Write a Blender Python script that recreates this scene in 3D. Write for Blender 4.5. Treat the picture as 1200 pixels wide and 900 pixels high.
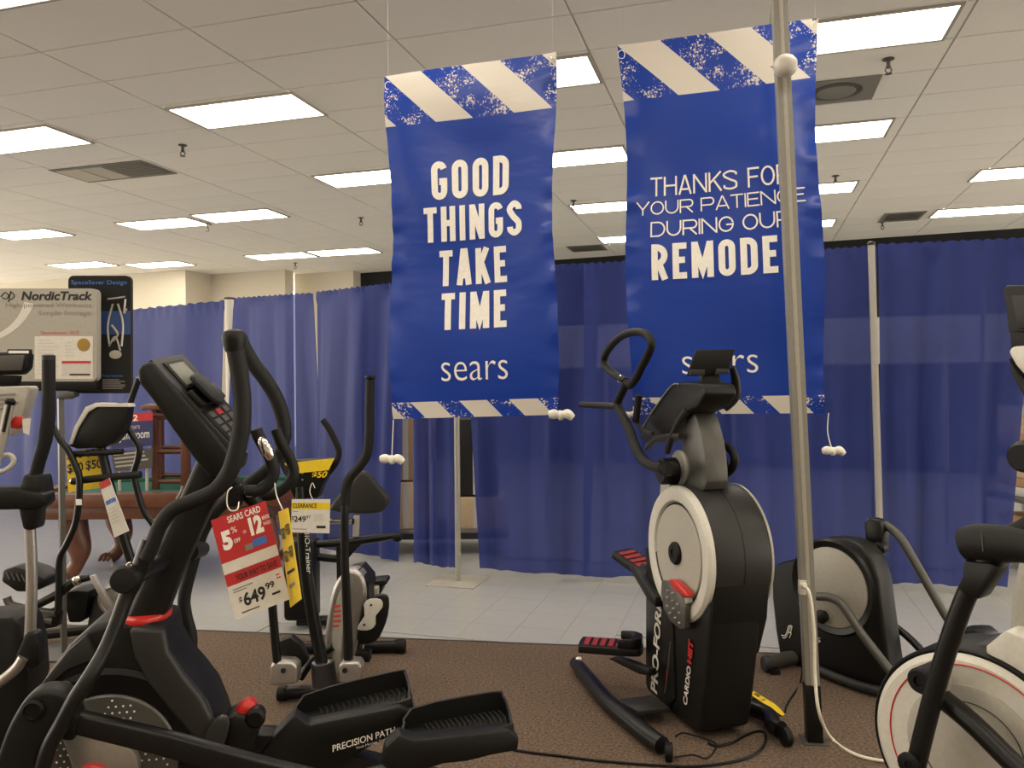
import bpy, bmesh, math, random
from mathutils import Vector as V, Matrix
random.seed(7)
R = math.radians
sc = bpy.context.scene
for o in list(bpy.data.objects): bpy.data.objects.remove(o)
COL = sc.collection

# ---------------- camera, world, exposure ----------------
ROLL = R(.5); FPX = 930.0; CAM = V((0, 0, 1.5)); ZC = 2.385 + 1.5      # ceiling height
RT = V((math.cos(ROLL), 0, -math.sin(ROLL))); UP = V((math.sin(ROLL), 0, math.cos(ROLL)))
cd = bpy.data.cameras.new('camera'); cam = bpy.data.objects.new('camera', cd); COL.objects.link(cam)
cd.sensor_width = 36; cd.lens = 36*FPX/1200; cd.clip_start = .05
BK = RT.cross(UP)
cam.matrix_world = Matrix(((RT.x, UP.x, BK.x, CAM.x), (RT.y, UP.y, BK.y, CAM.y), (RT.z, UP.z, BK.z, CAM.z), (0, 0, 0, 1)))
sc.camera = cam
w = bpy.data.worlds.new('store_ambient'); sc.world = w; w.use_nodes = True
w.node_tree.nodes['Background'].inputs[0].default_value = (1, .90, .76, 1)
w.node_tree.nodes['Background'].inputs[1].default_value = 3.3
sc.view_settings.view_transform = 'Standard'; sc.view_settings.look = 'None'
sc.view_settings.exposure = 0.45; sc.view_settings.gamma = 1; sc.view_settings.use_curve_mapping = False
LAMP = 9.6                                                              # troffer diffuser strength

# ---------------- helpers: points ----------------
def ray(px, py): return RT*((px-600)/FPX) + UP*((450-py)/FPX) + V((0, 1, 0))
def P(px, py, d): return CAM + ray(px, py)*d
def F(px, py, z=0): r = ray(px, py); return CAM + r*((z-CAM.z)/r.z)
class Pl:                                                               # vertical reference plane of one machine
    def __init__(s, o, n): s.o = V((o[0], o[1], 0)); s.n = V((n[0], n[1], 0)).normalized()
    def __call__(s, px, py, k=0):
        r = ray(px, py); return CAM + r*((s.o.dot(s.n)+k-CAM.dot(s.n))/r.dot(s.n))
AG = R(16.5)
def G(u, v, z=0): return V((u*math.cos(AG)+v*math.sin(AG), -u*math.sin(AG)+v*math.cos(AG), z))

# ---------------- materials ----------------
def mat(name, c, rough=.5, metal=0, bump=0, scale=60, vary=.12, emit=0, coat=0, spec=.5, c2=None):
    m = bpy.data.materials.new(name); m.use_nodes = True; N = m.node_tree; b = N.nodes['Principled BSDF']
    b.inputs['Roughness'].default_value = rough; b.inputs['Metallic'].default_value = metal
    b.inputs['Coat Weight'].default_value = coat; b.inputs['Specular IOR Level'].default_value = spec
    tc = N.nodes.new('ShaderNodeTexCoord'); nz = N.nodes.new('ShaderNodeTexNoise'); nz.inputs['Scale'].default_value = scale
    nz.inputs['Detail'].default_value = 4
    N.links.new(tc.outputs['Object'], nz.inputs['Vector'])
    mx = N.nodes.new('ShaderNodeMix'); mx.data_type = 'RGBA'
    if c2 is None: c2 = tuple(min(1, x*(1+vary)) for x in c); c = tuple(x*(1-vary) for x in c)
    mx.inputs['A'].default_value = (*c, 1); mx.inputs['B'].default_value = (*c2, 1)
    N.links.new(nz.outputs['Fac'], mx.inputs['Factor']); N.links.new(mx.outputs['Result'], b.inputs['Base Color'])
    if bump:
        bp = N.nodes.new('ShaderNodeBump'); bp.inputs['Strength'].default_value = bump; bp.inputs['Distance'].default_value = .003
        N.links.new(nz.outputs['Fac'], bp.inputs['Height']); N.links.new(bp.outputs['Normal'], b.inputs['Normal'])
    if emit:
        b.inputs['Emission Color'].default_value = (1, .90, .74, 1); b.inputs['Emission Strength'].default_value = emit
    return m
M = dict(
 black=mat('black_plastic', (.0045, .0044, .0042), .45, bump=.15, scale=300, spec=.3),
 satin=mat('satin_black_paint', (.006, .006, .006), .33, spec=.35),
 rubber=mat('black_rubber_foam', (.006, .0058, .0055), .6, bump=.3, scale=250, spec=.3),
 deep=mat('deep_black', (.003, .003, .003), .5, spec=.25),
 dark=mat('charcoal_plastic', (.024, .023, .022), .45, bump=.1, scale=300, spec=.3),
 gun=mat('gunmetal_grey', (.085, .082, .074), .4, metal=.3),
 grey=mat('mid_grey_plastic', (.22, .21, .185), .45),
 lgrey=mat('light_grey_plastic', (.38, .36, .31), .4),
 white=mat('white_plastic', (.56, .54, .48), .4),
 silver=mat('brushed_silver', (.45, .43, .40), .35, metal=.8),
 chrome=mat('chrome', (.7, .7, .68), .15, metal=1),
 red=mat('red_plastic', (.48, .02, .015), .35),
 dred=mat('dark_red_rubber', (.28, .015, .02), .6),
 yellow=mat('yellow_paper', (.78, .56, .02), .5),
 paper=mat('white_paper', (.66, .63, .57), .6),
 rpaper=mat('red_card', (.48, .025, .03), .45),
 ink=mat('black_ink', (.012, .012, .012), .6),
 wink=mat('white_ink', (.84, .82, .76), .5),
 rink=mat('red_ink', (.6, .05, .03), .6),
 gink=mat('grey_ink', (.22, .2, .18), .6),
 pink=mat('pale_grey_ink', (.55, .52, .46), .6),
 bink=mat('blue_ink', (.04, .16, .50), .5),
 navy=mat('navy_ink', (.015, .05, .17), .5),
 gold=mat('gold_foil', (.36, .23, .05), .35, metal=.5),
 steel=mat('painted_steel_pole', (.30, .29, .25), .4, metal=.2),
 pole=mat('off_white_aluminium', (.25, .24, .205), .42),
 wood=mat('dark_cherry_wood', (.075, .022, .012), .35, c2=(.16, .06, .03), scale=12, bump=.1),
 felt=mat('green_felt', (.008, .10, .07), .9, bump=.4, scale=400),
 card=mat('cardboard', (.42, .26, .13), .8, scale=20),
 card2=mat('pale_cardboard', (.60, .44, .26), .8, scale=20),
 wall=mat('beige_wall_paint', (.55, .50, .40), .8, scale=30, vary=.03),
 void=mat('black_drape', (.006, .006, .007), .9),
 tile=mat('ceiling_tile', (.84, .81, .75), .9, bump=.5, scale=160, vary=.06),
 grid=mat('ceiling_grid', (.58, .53, .46), .6),
 diff=mat('lamp_diffuser', (.9, .88, .8), .5, emit=LAMP),
 vinyl=mat('vinyl_floor_tile', (.40, .40, .39), .22, scale=9, vary=.05, bump=.02),
 grout=mat('floor_base', (.33, .33, .32), .5),
 lcd=mat('lcd_glass', (.14, .15, .12), .15),
 rope=mat('white_rope', (.75, .73, .66), .8, bump=.4, scale=200),
 cordw=mat('white_cable', (.72, .68, .56), .5),
 paleblue=mat('pale_blue_wall', (.30, .50, .62), .7),
)
def carpet_mat():
    m = mat('brown_speckled_carpet', (.034, .023, .015), .95, bump=1, scale=80, c2=(.19, .125, .083)); N = m.node_tree
    nz = [n for n in N.nodes if n.type == 'TEX_NOISE'][0]; nz.inputs['Detail'].default_value = 3; nz.inputs['Roughness'].default_value = .7
    mx = [n for n in N.nodes if n.type == 'MIX'][0]
    mr = N.nodes.new('ShaderNodeMapRange'); mr.inputs[1].default_value = .33; mr.inputs[2].default_value = .68
    N.links.new(nz.outputs['Fac'], mr.inputs[0]); N.links.new(mr.outputs[0], mx.inputs['Factor'])
    return m
M['carpet'] = carpet_mat()
def curtain_mat(name, c, c2):
    m = mat(name, c, .75, scale=5, c2=c2); N = m.node_tree; b = N.nodes['Principled BSDF']
    out = [n for n in N.nodes if n.type == 'OUTPUT_MATERIAL'][0]
    b.inputs['Sheen Weight'].default_value = .05
    tr = N.nodes.new('ShaderNodeBsdfTransparent'); tr.inputs[0].default_value = (.6, .65, 1, 1)
    tc = N.nodes.new('ShaderNodeTexCoord'); wv = N.nodes.new('ShaderNodeTexWave'); wv.inputs['Scale'].default_value = 180
    wv.bands_direction = 'Z'; N.links.new(tc.outputs['Object'], wv.inputs['Vector'])
    bp = N.nodes.new('ShaderNodeBump'); bp.inputs['Strength'].default_value = .15; bp.inputs['Distance'].default_value = .001
    N.links.new(wv.outputs['Fac'], bp.inputs['Height']); N.links.new(bp.outputs['Normal'], b.inputs['Normal'])
    ms = N.nodes.new('ShaderNodeMixShader'); ms.inputs[0].default_value = .10
    N.links.new(b.outputs[0], ms.inputs[1]); N.links.new(tr.outputs[0], ms.inputs[2]); N.links.new(ms.outputs[0], out.inputs[0])
    return m
M['curtain'] = curtain_mat('blue_drape_fabric', (.009, .022, .155), (.015, .033, .21))
def banner_mat(name, W, H, top, bot, per, wid, ph, slant, per2, wid2, ph2):
    """vinyl print: blue field, splattered diagonal stripes at top and bottom; UV in metres from the top left corner"""
    m = bpy.data.materials.new(name); m.use_nodes = True; N = m.node_tree; L = N.links.new; b = N.nodes['Principled BSDF']
    b.inputs['Roughness'].default_value = .24; b.inputs['Specular IOR Level'].default_value = .4
    uv = N.nodes.new('ShaderNodeTexCoord'); sp = N.nodes.new('ShaderNodeSeparateXYZ'); L(uv.outputs['UV'], sp.inputs[0])
    def mt(op, a, bb=None, cc=None):
        n = N.nodes.new('ShaderNodeMath'); n.operation = op
        for i, q in enumerate((a, bb, cc)):
            if q is None: continue
            if isinstance(q, (int, float)): n.inputs[i].default_value = q
            else: L(q, n.inputs[i])
        return n.outputs[0]
    X, Y = sp.outputs[0], sp.outputs[1]
    def stripe(per, wid, ph): return mt('LESS_THAN', mt('FRACT', mt('DIVIDE', mt('SUBTRACT', mt('SUBTRACT', X, mt('MULTIPLY', Y, slant)), ph), per)), wid)
    s1 = stripe(per, wid, ph); s2 = stripe(per2, wid2, ph2)
    nz = N.nodes.new('ShaderNodeTexNoise'); nz.inputs['Scale'].default_value = 70; nz.inputs['Detail'].default_value = 8; nz.inputs['Roughness'].default_value = .8
    nz.inputs['Distortion'].default_value = .6; L(uv.outputs['UV'], nz.inputs['Vector'])
    nb = N.nodes.new('ShaderNodeTexNoise'); nb.inputs['Scale'].default_value = 9; L(uv.outputs['UV'], nb.inputs['Vector'])
    spl = mt('GREATER_THAN', mt('ADD', nz.outputs['Fac'], mt('MULTIPLY', nb.outputs['Fac'], .55)), .87)
    vo = N.nodes.new('ShaderNodeTexVoronoi'); vo.inputs['Scale'].default_value = 70; vo.inputs['Randomness'].default_value = 1; L(uv.outputs['UV'], vo.inputs['Vector'])
    spl = mt('MAXIMUM', spl, mt('LESS_THAN', vo.outputs['Distance'], mt('MULTIPLY', mt('SUBTRACT', nb.outputs['Fac'], .36), 1.6)))
    it = mt('LESS_THAN', Y, top); ib = mt('GREATER_THAN', Y, H-bot)
    blue_t = mt('MULTIPLY', it, mt('SUBTRACT', 1, mt('MULTIPLY', s1, mt('SUBTRACT', 1, spl))))
    blue_b = mt('MULTIPLY', ib, mt('SUBTRACT', 1, mt('MULTIPLY', s2, mt('SUBTRACT', 1, spl))))
    wh = mt('MINIMUM', mt('ADD', blue_t, blue_b), 1)
    mx = N.nodes.new('ShaderNodeMix'); mx.data_type = 'RGBA'
    mx.inputs['A'].default_value = (.007, .042, .32, 1); mx.inputs['B'].default_value = (.62, .58, .52, 1)
    L(wh, mx.inputs['Factor']); L(mx.outputs['Result'], b.inputs['Base Color'])
    n2 = N.nodes.new('ShaderNodeTexNoise'); n2.inputs['Scale'].default_value = 5; n2.inputs['Detail'].default_value = 2
    mp = N.nodes.new('ShaderNodeMapping'); mp.inputs['Scale'].default_value = (1, 2.2, 1); L(uv.outputs['UV'], mp.inputs[0]); L(mp.outputs[0], n2.inputs['Vector'])
    bp = N.nodes.new('ShaderNodeBump'); bp.inputs['Strength'].default_value = .22; bp.inputs['Distance'].default_value = .015
    L(n2.outputs['Fac'], bp.inputs['Height']); L(bp.outputs['Normal'], b.inputs['Normal'])
    return m

# ---------------- helpers: objects ----------------
OFF = V((0, 0, 0))
def link(name, bm, m, parent=None, sharp=35, recalc=True):
    if recalc: bmesh.ops.recalc_face_normals(bm, faces=bm.faces)
    me = bpy.data.meshes.new(name); bm.to_mesh(me); bm.free()
    return link_me(name, me, m, parent, sharp)
def link_me(name, me, m, parent=None, sharp=35):
    me.transform(Matrix.Translation(-OFF))
    if m: me.materials.clear(); me.materials.append(M[m] if isinstance(m, str) else m)
    if sharp:
        me.polygons.foreach_set('use_smooth', [True]*len(me.polygons)); me.set_sharp_from_angle(angle=R(sharp))
    o = bpy.data.objects.new(name, me); COL.objects.link(o)
    if parent: o.parent = parent
    else: o.location = OFF
    return o
def thing(name, label, cat, loc, group=None):
    global OFF
    OFF = V(loc); o = bpy.data.objects.new(name, None); COL.objects.link(o); o.location = OFF; o.empty_display_size = .1
    o['label'] = label; o['category'] = cat
    if group: o['group'] = group
    return o
def at(loc):
    global OFF
    OFF = V(loc)
def tag(o, label, cat, group=None):
    o['label'] = label; o['category'] = cat
    if group: o['group'] = group
    return o
def struct(o): o['kind'] = 'structure'; return o
def cr(pts, n=6, closed=False):
    """Catmull-Rom through points"""
    if len(pts) < 3: return list(pts)
    out = []; m = len(pts)
    rng = range(m) if closed else range(m-1)
    for i in rng:
        if closed: a, b, c, d = pts[i-1], pts[i], pts[(i+1) % m], pts[(i+2) % m]
        else: a, b, c, d = pts[max(i-1, 0)], pts[i], pts[i+1], pts[min(i+2, m-1)]
        for j in range(n):
            t = j/n
            out.append(tuple(.5*((2*b[k])+(-a[k]+c[k])*t+(2*a[k]-5*b[k]+4*c[k]-d[k])*t*t+(-a[k]+3*b[k]-3*c[k]+d[k])*t**3) for k in range(len(b))))
    if not closed: out.append(tuple(pts[-1]))
    return out
def tube_bm(bm, pts, r, seg=12, smooth=6, closed=False, flat=1.0):
    """pts world; r number or list per point; rounded tube with caps"""
    rs = r if isinstance(r, (list, tuple)) else [r]*len(pts)
    q = [(*p, rr) for p, rr in zip(pts, rs)]
    if smooth and len(q) > 2: q = cr(q, smooth, closed)
    C = [V(x[:3]) for x in q]; rr = [x[3] for x in q]; n = len(C); rings = []
    up = None
    for i in range(n):
        if closed: t = (C[(i+1) % n]-C[i-1]).normalized()
        else: t = (C[min(i+1, n-1)]-C[max(i-1, 0)]).normalized()
        if up is None:
            up = V((0, 0, 1)) if abs(t.z) < .9 else V((1, 0, 0))
        a = (up - t*up.dot(t)).normalized(); up = a; b = t.cross(a)
        rings.append([bm.verts.new(C[i]+(a*math.cos(2*math.pi*k/seg)+b*flat*math.sin(2*math.pi*k/seg))*rr[i]) for k in range(seg)])
    m = n if closed else n-1
    for i in range(m):
        A, B = rings[i], rings[(i+1) % n]
        for k in range(seg): bm.faces.new((A[k], A[(k+1) % seg], B[(k+1) % seg], B[k]))
    if not closed: bm.faces.new(rings[0][::-1]); bm.faces.new(rings[-1])
def tube(name, pts, r, m, parent=None, **k):
    bm = bmesh.new(); tube_bm(bm, pts, r, **k); return link(name, bm, m, parent)
def prism_bm(bm, pts, vec, bevel=0, segs=2):
    b2 = bmesh.new()
    A = [b2.verts.new(p) for p in pts]; B = [b2.verts.new(V(p)+vec) for p in pts]; n = len(pts)
    b2.faces.new(A); b2.faces.new(B[::-1])
    for i in range(n): b2.faces.new((A[i], A[(i+1) % n], B[(i+1) % n], B[i]))
    bmesh.ops.recalc_face_normals(b2, faces=b2.faces)
    if bevel:
        es = [e for e in b2.edges if e.calc_face_angle(0) > .5]
        bmesh.ops.bevel(b2, geom=es, offset=bevel, segments=segs, affect='EDGES', profile=.5, clamp_overlap=True)
    me = bpy.data.meshes.new('t'); b2.to_mesh(me); b2.free(); bm.from_mesh(me); bpy.data.meshes.remove(me)
def prism(name, pts, vec, m, parent=None, bevel=0, segs=2, sharp=35):
    bm = bmesh.new(); prism_bm(bm, pts, V(vec), bevel, segs); return link(name, bm, m, parent, sharp)
def ext(name, px, pl, k0, k1, m, parent=None, bevel=0, smooth=0, segs=2):
    """outline given in pixels on the machine's own vertical plane at offset k0, extruded along its normal to k1"""
    if smooth: px = cr(px, smooth, True)
    return prism(name, [pl(x, y, k0) for x, y in px], pl.n*(k1-k0), m, parent, bevel, segs)
def facing(px, d, th, m, name, parent=None, bevel=0, smooth=0, dirv=(0, 1, 0)):
    if smooth: px = cr(px, smooth, True)
    return prism(name, [P(x, y, d) for x, y in px], V(dirv)*th, m, parent, bevel)
def box_bm(bm, c, sx, sy, sz, ex=V((1, 0, 0)), bevel=0):
    ex = V(ex).normalized(); ey = V((0, 0, 1)).cross(ex); ez = V((0, 0, 1)); c = V(c)
    p = [c+ex*a*sx/2+ey*b*sy/2-ez*sz/2 for a, b in ((-1, -1), (1, -1), (1, 1), (-1, 1))]
    prism_bm(bm, p, ez*sz, bevel)
def box(name, c, sx, sy, sz, m, parent=None, ex=(1, 0, 0), bevel=0):
    bm = bmesh.new(); box_bm(bm, c, sx, sy, sz, ex, bevel); return link(name, bm, m, parent)
def lathe(name, c, axis, prof, m, parent=None, seg=48, squash=1.0):
    """prof: list of (radius, along axis); squash scales the vertical radius"""
    axis = V(axis).normalized(); up = V((0, 0, 1)) if abs(axis.z) < .9 else V((1, 0, 0)); a = (up-axis*up.dot(axis)).normalized(); b = axis.cross(a)
    bm = bmesh.new(); rings = []
    for r, h in prof:
        rings.append([bm.verts.new(V(c)+axis*h+(a*squash*math.cos(2*math.pi*k/seg)+b*math.sin(2*math.pi*k/seg))*max(r, 1e-4)) for k in range(seg)])
    for A, B in zip(rings, rings[1:]):
        for k in range(seg): bm.faces.new((A[k], A[(k+1) % seg], B[(k+1) % seg], B[k]))
    bm.faces.new(rings[0][::-1]); bm.faces.new(rings[-1])
    return link(name, bm, m, parent)
def bolt(c, axis, r, m='chrome', parent=None, name='bolt'):
    return lathe(name, c, axis, [(r, 0), (r, .006), (r*.75, .009), (r*.3, .009), (r*.3, .004)], m, parent, seg=12)
# text as flat print, mapped onto a surface function fn(u, v, off), v downwards
def glyphs(s, bold=0, shear=0, res=4, space=1.0):
    c = bpy.data.curves.new('t', 'FONT'); c.body = s; c.resolution_u = res; c.offset = bold; c.shear = shear; c.space_character = space
    o = bpy.data.objects.new('t', c); COL.objects.link(o)
    dg = bpy.context.evaluated_depsgraph_get(); me = bpy.data.meshes.new_from_object(o.evaluated_get(dg))
    bpy.data.objects.remove(o); bpy.data.curves.remove(c); return me
def text(s, fn, box4, m, parent, bold=0, off=.0015, shear=0, name='lettering', space=1.0):
    u0, v0, u1, v1 = box4; me = glyphs(s, bold, shear, space=space)
    xs = [v.co.x for v in me.vertices]; ys = [v.co.y for v in me.vertices]
    x0, x1, y0, y1 = min(xs), max(xs), min(ys), max(ys)
    for v in me.vertices:
        v.co = fn(u0+(u1-u0)*(v.co.x-x0)/(x1-x0), v1+(v0-v1)*(v.co.y-y0)/(y1-y0), off)
    return link_me(name, me, m, parent, sharp=0)
def quadfn(tl, tr, br, bl, n=None):
    tl, tr, br, bl = map(V, (tl, tr, br, bl))
    if n is None: n = (tr-tl).cross(bl-tl).normalized(); n = n if n.dot(CAM-tl) > 0 else -n
    return lambda u, v, off=0: (tl*(1-u)+tr*u)*(1-v)+(bl*(1-u)+br*u)*v+n*off
def card(name, fn, m, parent, th=.002, box4=(0, 0, 1, 1), off=0):
    u0, v0, u1, v1 = box4; pts = [fn(u0, v0, off), fn(u1, v0, off), fn(u1, v1, off), fn(u0, v1, off)]
    nn = fn(u0, v0, off+1)-fn(u0, v0, off)
    return prism(name, pts, -nn*th, m, parent, sharp=0)
def patch(name, fn, box4, m, parent, off=.0008):
    u0, v0, u1, v1 = box4; bm = bmesh.new()
    bm.faces.new([bm.verts.new(fn(*q, off)) for q in ((u0, v0), (u0, v1), (u1, v1), (u1, v0))])
    return link(name, bm, m, parent, sharp=0)
def greek(fn, box4, n, m, parent, off=.001, fill=.45, name='small_print'):
    """unreadable small print: thin ruled lines"""
    u0, v0, u1, v1 = box4; bm = bmesh.new(); rr = random.Random(n*7+int(u0*100))
    for i in range(n):
        va = v0+(v1-v0)*i/n; vb = va+(v1-v0)/n*fill; ue = u0+(u1-u0)*rr.uniform(.6, 1)
        bm.faces.new([bm.verts.new(fn(*q, off)) for q in ((u0, va), (u0, vb), (ue, vb), (ue, va))])
    return link(name, bm, m, parent, sharp=0)

# own sign-painter capitals: constant-width strokes, cap height 1
def arc(cx, cy, rx, ry, a0, a1, n=10): return [(cx+rx*math.cos(R(a0+(a1-a0)*i/n)), cy+ry*math.sin(R(a0+(a1-a0)*i/n))) for i in range(n+1)]
def capital(ch, w, t):
    l, r, b, T = t/2, w-t/2, t/2, 1-t/2; m = w/2; rx = (r-l)/2; ry = min((T-b)/2, rx*1.1 if w < .6 else 9)
    top = arc(m, T-ry, rx, ry, 180, 0); bot = arc(m, b+ry, rx, ry, 0, -180); k = [False]
    if ch == 'O': return [(top+bot, True)]
    if ch in 'CG':
        g = arc(m, T-ry, rx, ry, 12, 180)+arc(m, b+ry, rx, ry, -180, -12 if ch == 'C' else 0)
        if ch == 'G': return [(g+[(r, .47)], False), ([(r+t/2, .47), (m, .47)], False)]
        return [(g, False)]
    if ch == 'U': return [([(l, 1)]+arc(m, b+ry, rx, ry, 180, 360)+[(r, 1)], False)]
    if ch == 'D': q = min(rx*1.2, .5-t/2); return [([(l, b), (l, T)]+arc(r-q, T-q, q, q, 90, 0)+arc(r-q, b+q, q, q, 0, -90), True)]
    if ch in 'PR':
        q = (T-.44)/2; o = [([(l, 0), (l, T)]+arc(r-q, T-q, q, q, 90, -90)+[(l, .44)], False)]
        if ch == 'R': o.append(([(m*.95, .44), (r+t*.05, 0)], False))
        return o
    if ch == 'S': return [(cr([(r, .74), (r*.97, T-.09), (m, T), (l*1.1, T-.10), (l, .71), (m*.9, .54), (r*.96, .38), (r, .24), (r*.95, b+.07), (m, b), (l*1.15, b+.08), (l, .26)], 4), False)]
    if ch == 'T': return [([(0, T), (w, T)], False), ([(m, T), (m, 0)], False)]
    if ch == 'H': return [([(l, 0), (l, 1)], False), ([(r, 0), (r, 1)], False), ([(l, .52), (r, .52)], False)]
    if ch == 'I': return [([(m, 0), (m, 1)], False)]
    if ch == 'N': return [([(l, 0), (l, 1)], False), ([(r, 0), (r, 1)], False), ([(l*1.1, 1-t*.3), (w-l*1.1, t*.3)], False)]
    if ch == 'M': return [([(l, 0), (l, 1)], False), ([(r, 0), (r, 1)], False), ([(l, 1-t*.2), (m, .2), (r, 1-t*.2)], False)]
    if ch == 'A': return [([(l*.9, 0), (m-t*.12, 1-t*.05)], False), ([(w-l*.9, 0), (m+t*.12, 1-t*.05)], False), ([(m-t*.6, 1-t*.35), (m+t*.6, 1-t*.35)], False), ([(w*.24, .27), (w*.76, .27)], False)]
    if ch == 'K': return [([(l, 0), (l, 1)], False), ([(r, 1), (l, .42)], False), ([(w*.42, .56), (r+t*.1, 0)], False)]
    if ch in 'EF':
        o = [([(l, 0), (l, 1)], False), ([(l, T), (w, T)], False), ([(l, .52), (w*.88, .52)], False)]
        return o+([([(l, b), (w, b)], False)] if ch == 'E' else [])
    if ch == 'L': return [([(l, 0), (l, 1)], False), ([(l, b), (w, b)], False)]
    if ch == 'Y': return [([(l*.8, 1), (m, .42), (m, 0)], False), ([(w-l*.8, 1), (m, .42)], False)]
    return []
def ribbon(bm, pts, closed, t, f):
    q = [pts[0]]
    for a in pts[1:]+([pts[0]] if closed else []):
        d = math.dist(q[-1], a)
        if d < 1e-5: continue
        n = max(1, int(d/.12)); p = q[-1]
        q += [(p[0]+(a[0]-p[0])*i/n, p[1]+(a[1]-p[1])*i/n) for i in range(1, n+1)]
    if closed: q = q[:-1]
    m = len(q); Lr = []
    for i, p in enumerate(q):
        a = q[i-1] if (i or closed) else None; b = q[(i+1) % m] if (i < m-1 or closed) else None
        def dr(x, y): d = math.dist(x, y) or 1; return ((y[0]-x[0])/d, (y[1]-x[1])/d)
        d1 = dr(a, p) if a else dr(p, b); d2 = dr(p, b) if b else d1
        nx, ny = -(d1[1]+d2[1]), d1[0]+d2[0]; ln = math.hypot(nx, ny) or 1; nx /= ln; ny /= ln
        c = max(.35, nx*-d1[1]+ny*d1[0]); h = t/2/c
        Lr.append((bm.verts.new(f(p[0]+nx*h, p[1]+ny*h)), bm.verts.new(f(p[0]-nx*h, p[1]-ny*h))))
    for i in range(m if closed else m-1):
        A, B = Lr[i], Lr[(i+1) % m]; bm.faces.new((A[0], A[1], B[1], B[0]))
REL = dict(M=1.32, I=0, N=1.05, T=.92, E=.86, F=.84, L=.82)
def strokes(s, fn, box4, asp, t, m, parent, off=.004, gap=None):
    """asp: real width / height of the box"""
    gap = t*.75 if gap is None else gap; n = len(s); sp = .38
    fixed = gap*(n-1)+sum(t for c in s if c == 'I')+sum(sp for c in s if c == ' ')
    w = (asp-fixed)/sum(REL.get(c, 1) for c in s if c not in 'I '); u0, v0, u1, v1 = box4; x = 0; bm = bmesh.new()
    for c in s:
        cw = sp if c == ' ' else (t if c == 'I' else REL.get(c, 1)*w)
        for pts, cl in capital(c, cw, t): ribbon(bm, pts, cl, t, lambda a, b: fn(u0+(u1-u0)*(x+a)/asp, v1+(v0-v1)*b, off))
        x += cw+gap
    return link('lettering', bm, m, parent, sharp=0)
# ================= SETTING =================
at((0, 0, 0))
fl = box('floor', (-1, 6.5, -.06), 28, 27, .1, 'grout'); struct(fl)
# carpet: front region, its far edge runs slightly askew
ca, cb = F(250, 740), F(700, 758); cdv = (cb-ca).normalized()
e0, e1 = ca-cdv*12.8, ca+cdv*12.8
prism('carpet', [V((e0.x, e0.y, -.009)), V((e1.x, e1.y, -.009)), V((e1.x, -6.9, -.009)), V((e0.x, -6.9, -.009))], V((0, 0, .009)), 'carpet', fl)
eb = bmesh.new(); nrm = V((-cdv.y, cdv.x, 0))
prism_bm(eb, [e0+V((0, 0, -.009)), e1+V((0, 0, -.009)), e1+nrm*.03+V((0, 0, -.009)), e0+nrm*.03+V((0, 0, -.009))], V((0, 0, .0065)))
link('carpet_edge_strip', eb, 'dark', fl)
# vinyl tiles
tb = bmesh.new(); S = .3048; box_bm(tb, (0, 0, -.0065), S-.0016, S-.0016, .005)
bmesh.ops.recalc_face_normals(tb, faces=tb.faces); tme = bpy.data.meshes.new('vinyl_tile'); tb.to_mesh(tme); tb.free(); tme.materials.append(M['vinyl'])
cnt = []; rest = []
for i in range(-46, 30):
    for j in range(8, 70):
        c = G(i*S, j*S)
        if (c-ca).dot(nrm) < .08: continue
        px = 600+FPX*c.x/c.y; 
        if c.y < 4 or px < -60 or px > 1260 or c.y > 17: continue
        (cnt if c.y < 7.4 and len(cnt) < 300 else rest).append(c)
for c in cnt:
    o = bpy.data.objects.new('vinyl_tile', tme); COL.objects.link(o); o.location = c; o.rotation_euler.z = -AG; o.parent = fl
bm = bmesh.new()
for c in rest:
    h = (S-.0016)/2; e = G(1, 0)*h; f = G(0, 1)*h; z = V((0, 0, -.004))
    bm.faces.new([bm.verts.new(c+q+z) for q in (-e-f, e-f, e+f, -e+f)])
o = link('far_vinyl_tiles', bm, 'vinyl', fl); o['kind'] = 'stuff'
# ceiling: grid slab, tiles hung just below it
U0, DU, V0, DV = .17, 1.24, 4.46, .575
ce = box('ceiling', (-1, 6.5, ZC+.06), 28, 27, .1, 'grid'); struct(ce)
tb = bmesh.new(); box_bm(tb, (0, 0, ZC+.005), DU-.014, DV-.014, .010, bevel=.003)
tme = bpy.data.meshes.new('ceiling_tile'); tb.to_mesh(tme); tb.free(); tme.materials.append(M['tile'])
near, far = [], []
for i in range(-17, 16):
    for j in range(-22, 26):
        c = G(U0+DU*(i+.5), V0+DV*(j+.5))
        if c.x < -14.3 or c.x > 12.3 or c.y > 19.4 or c.y < -6.4: continue
        vis = c.y > 3.5 and abs(c.x/c.y) < .74
        (near if vis else far).append(c)
near.sort(key=lambda c: c.length); far += near[300:]; near = near[:300]
for c in near:
    o = bpy.data.objects.new('ceiling_tile', tme); COL.objects.link(o); o.location = c; o.rotation_euler.z = -AG; o.parent = ce
bm = bmesh.new()
for c in far:
    e = G(1, 0)*(DU-.014)/2; f = G(0, 1)*(DV-.014)/2; z = V((0, 0, ZC-.001))
    bm.faces.new([bm.verts.new(c+q+z) for q in (-e-f, e-f, e+f, -e+f)])
o = link('far_ceiling_tiles', bm, 'tile', ce); o['kind'] = 'stuff'
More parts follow.
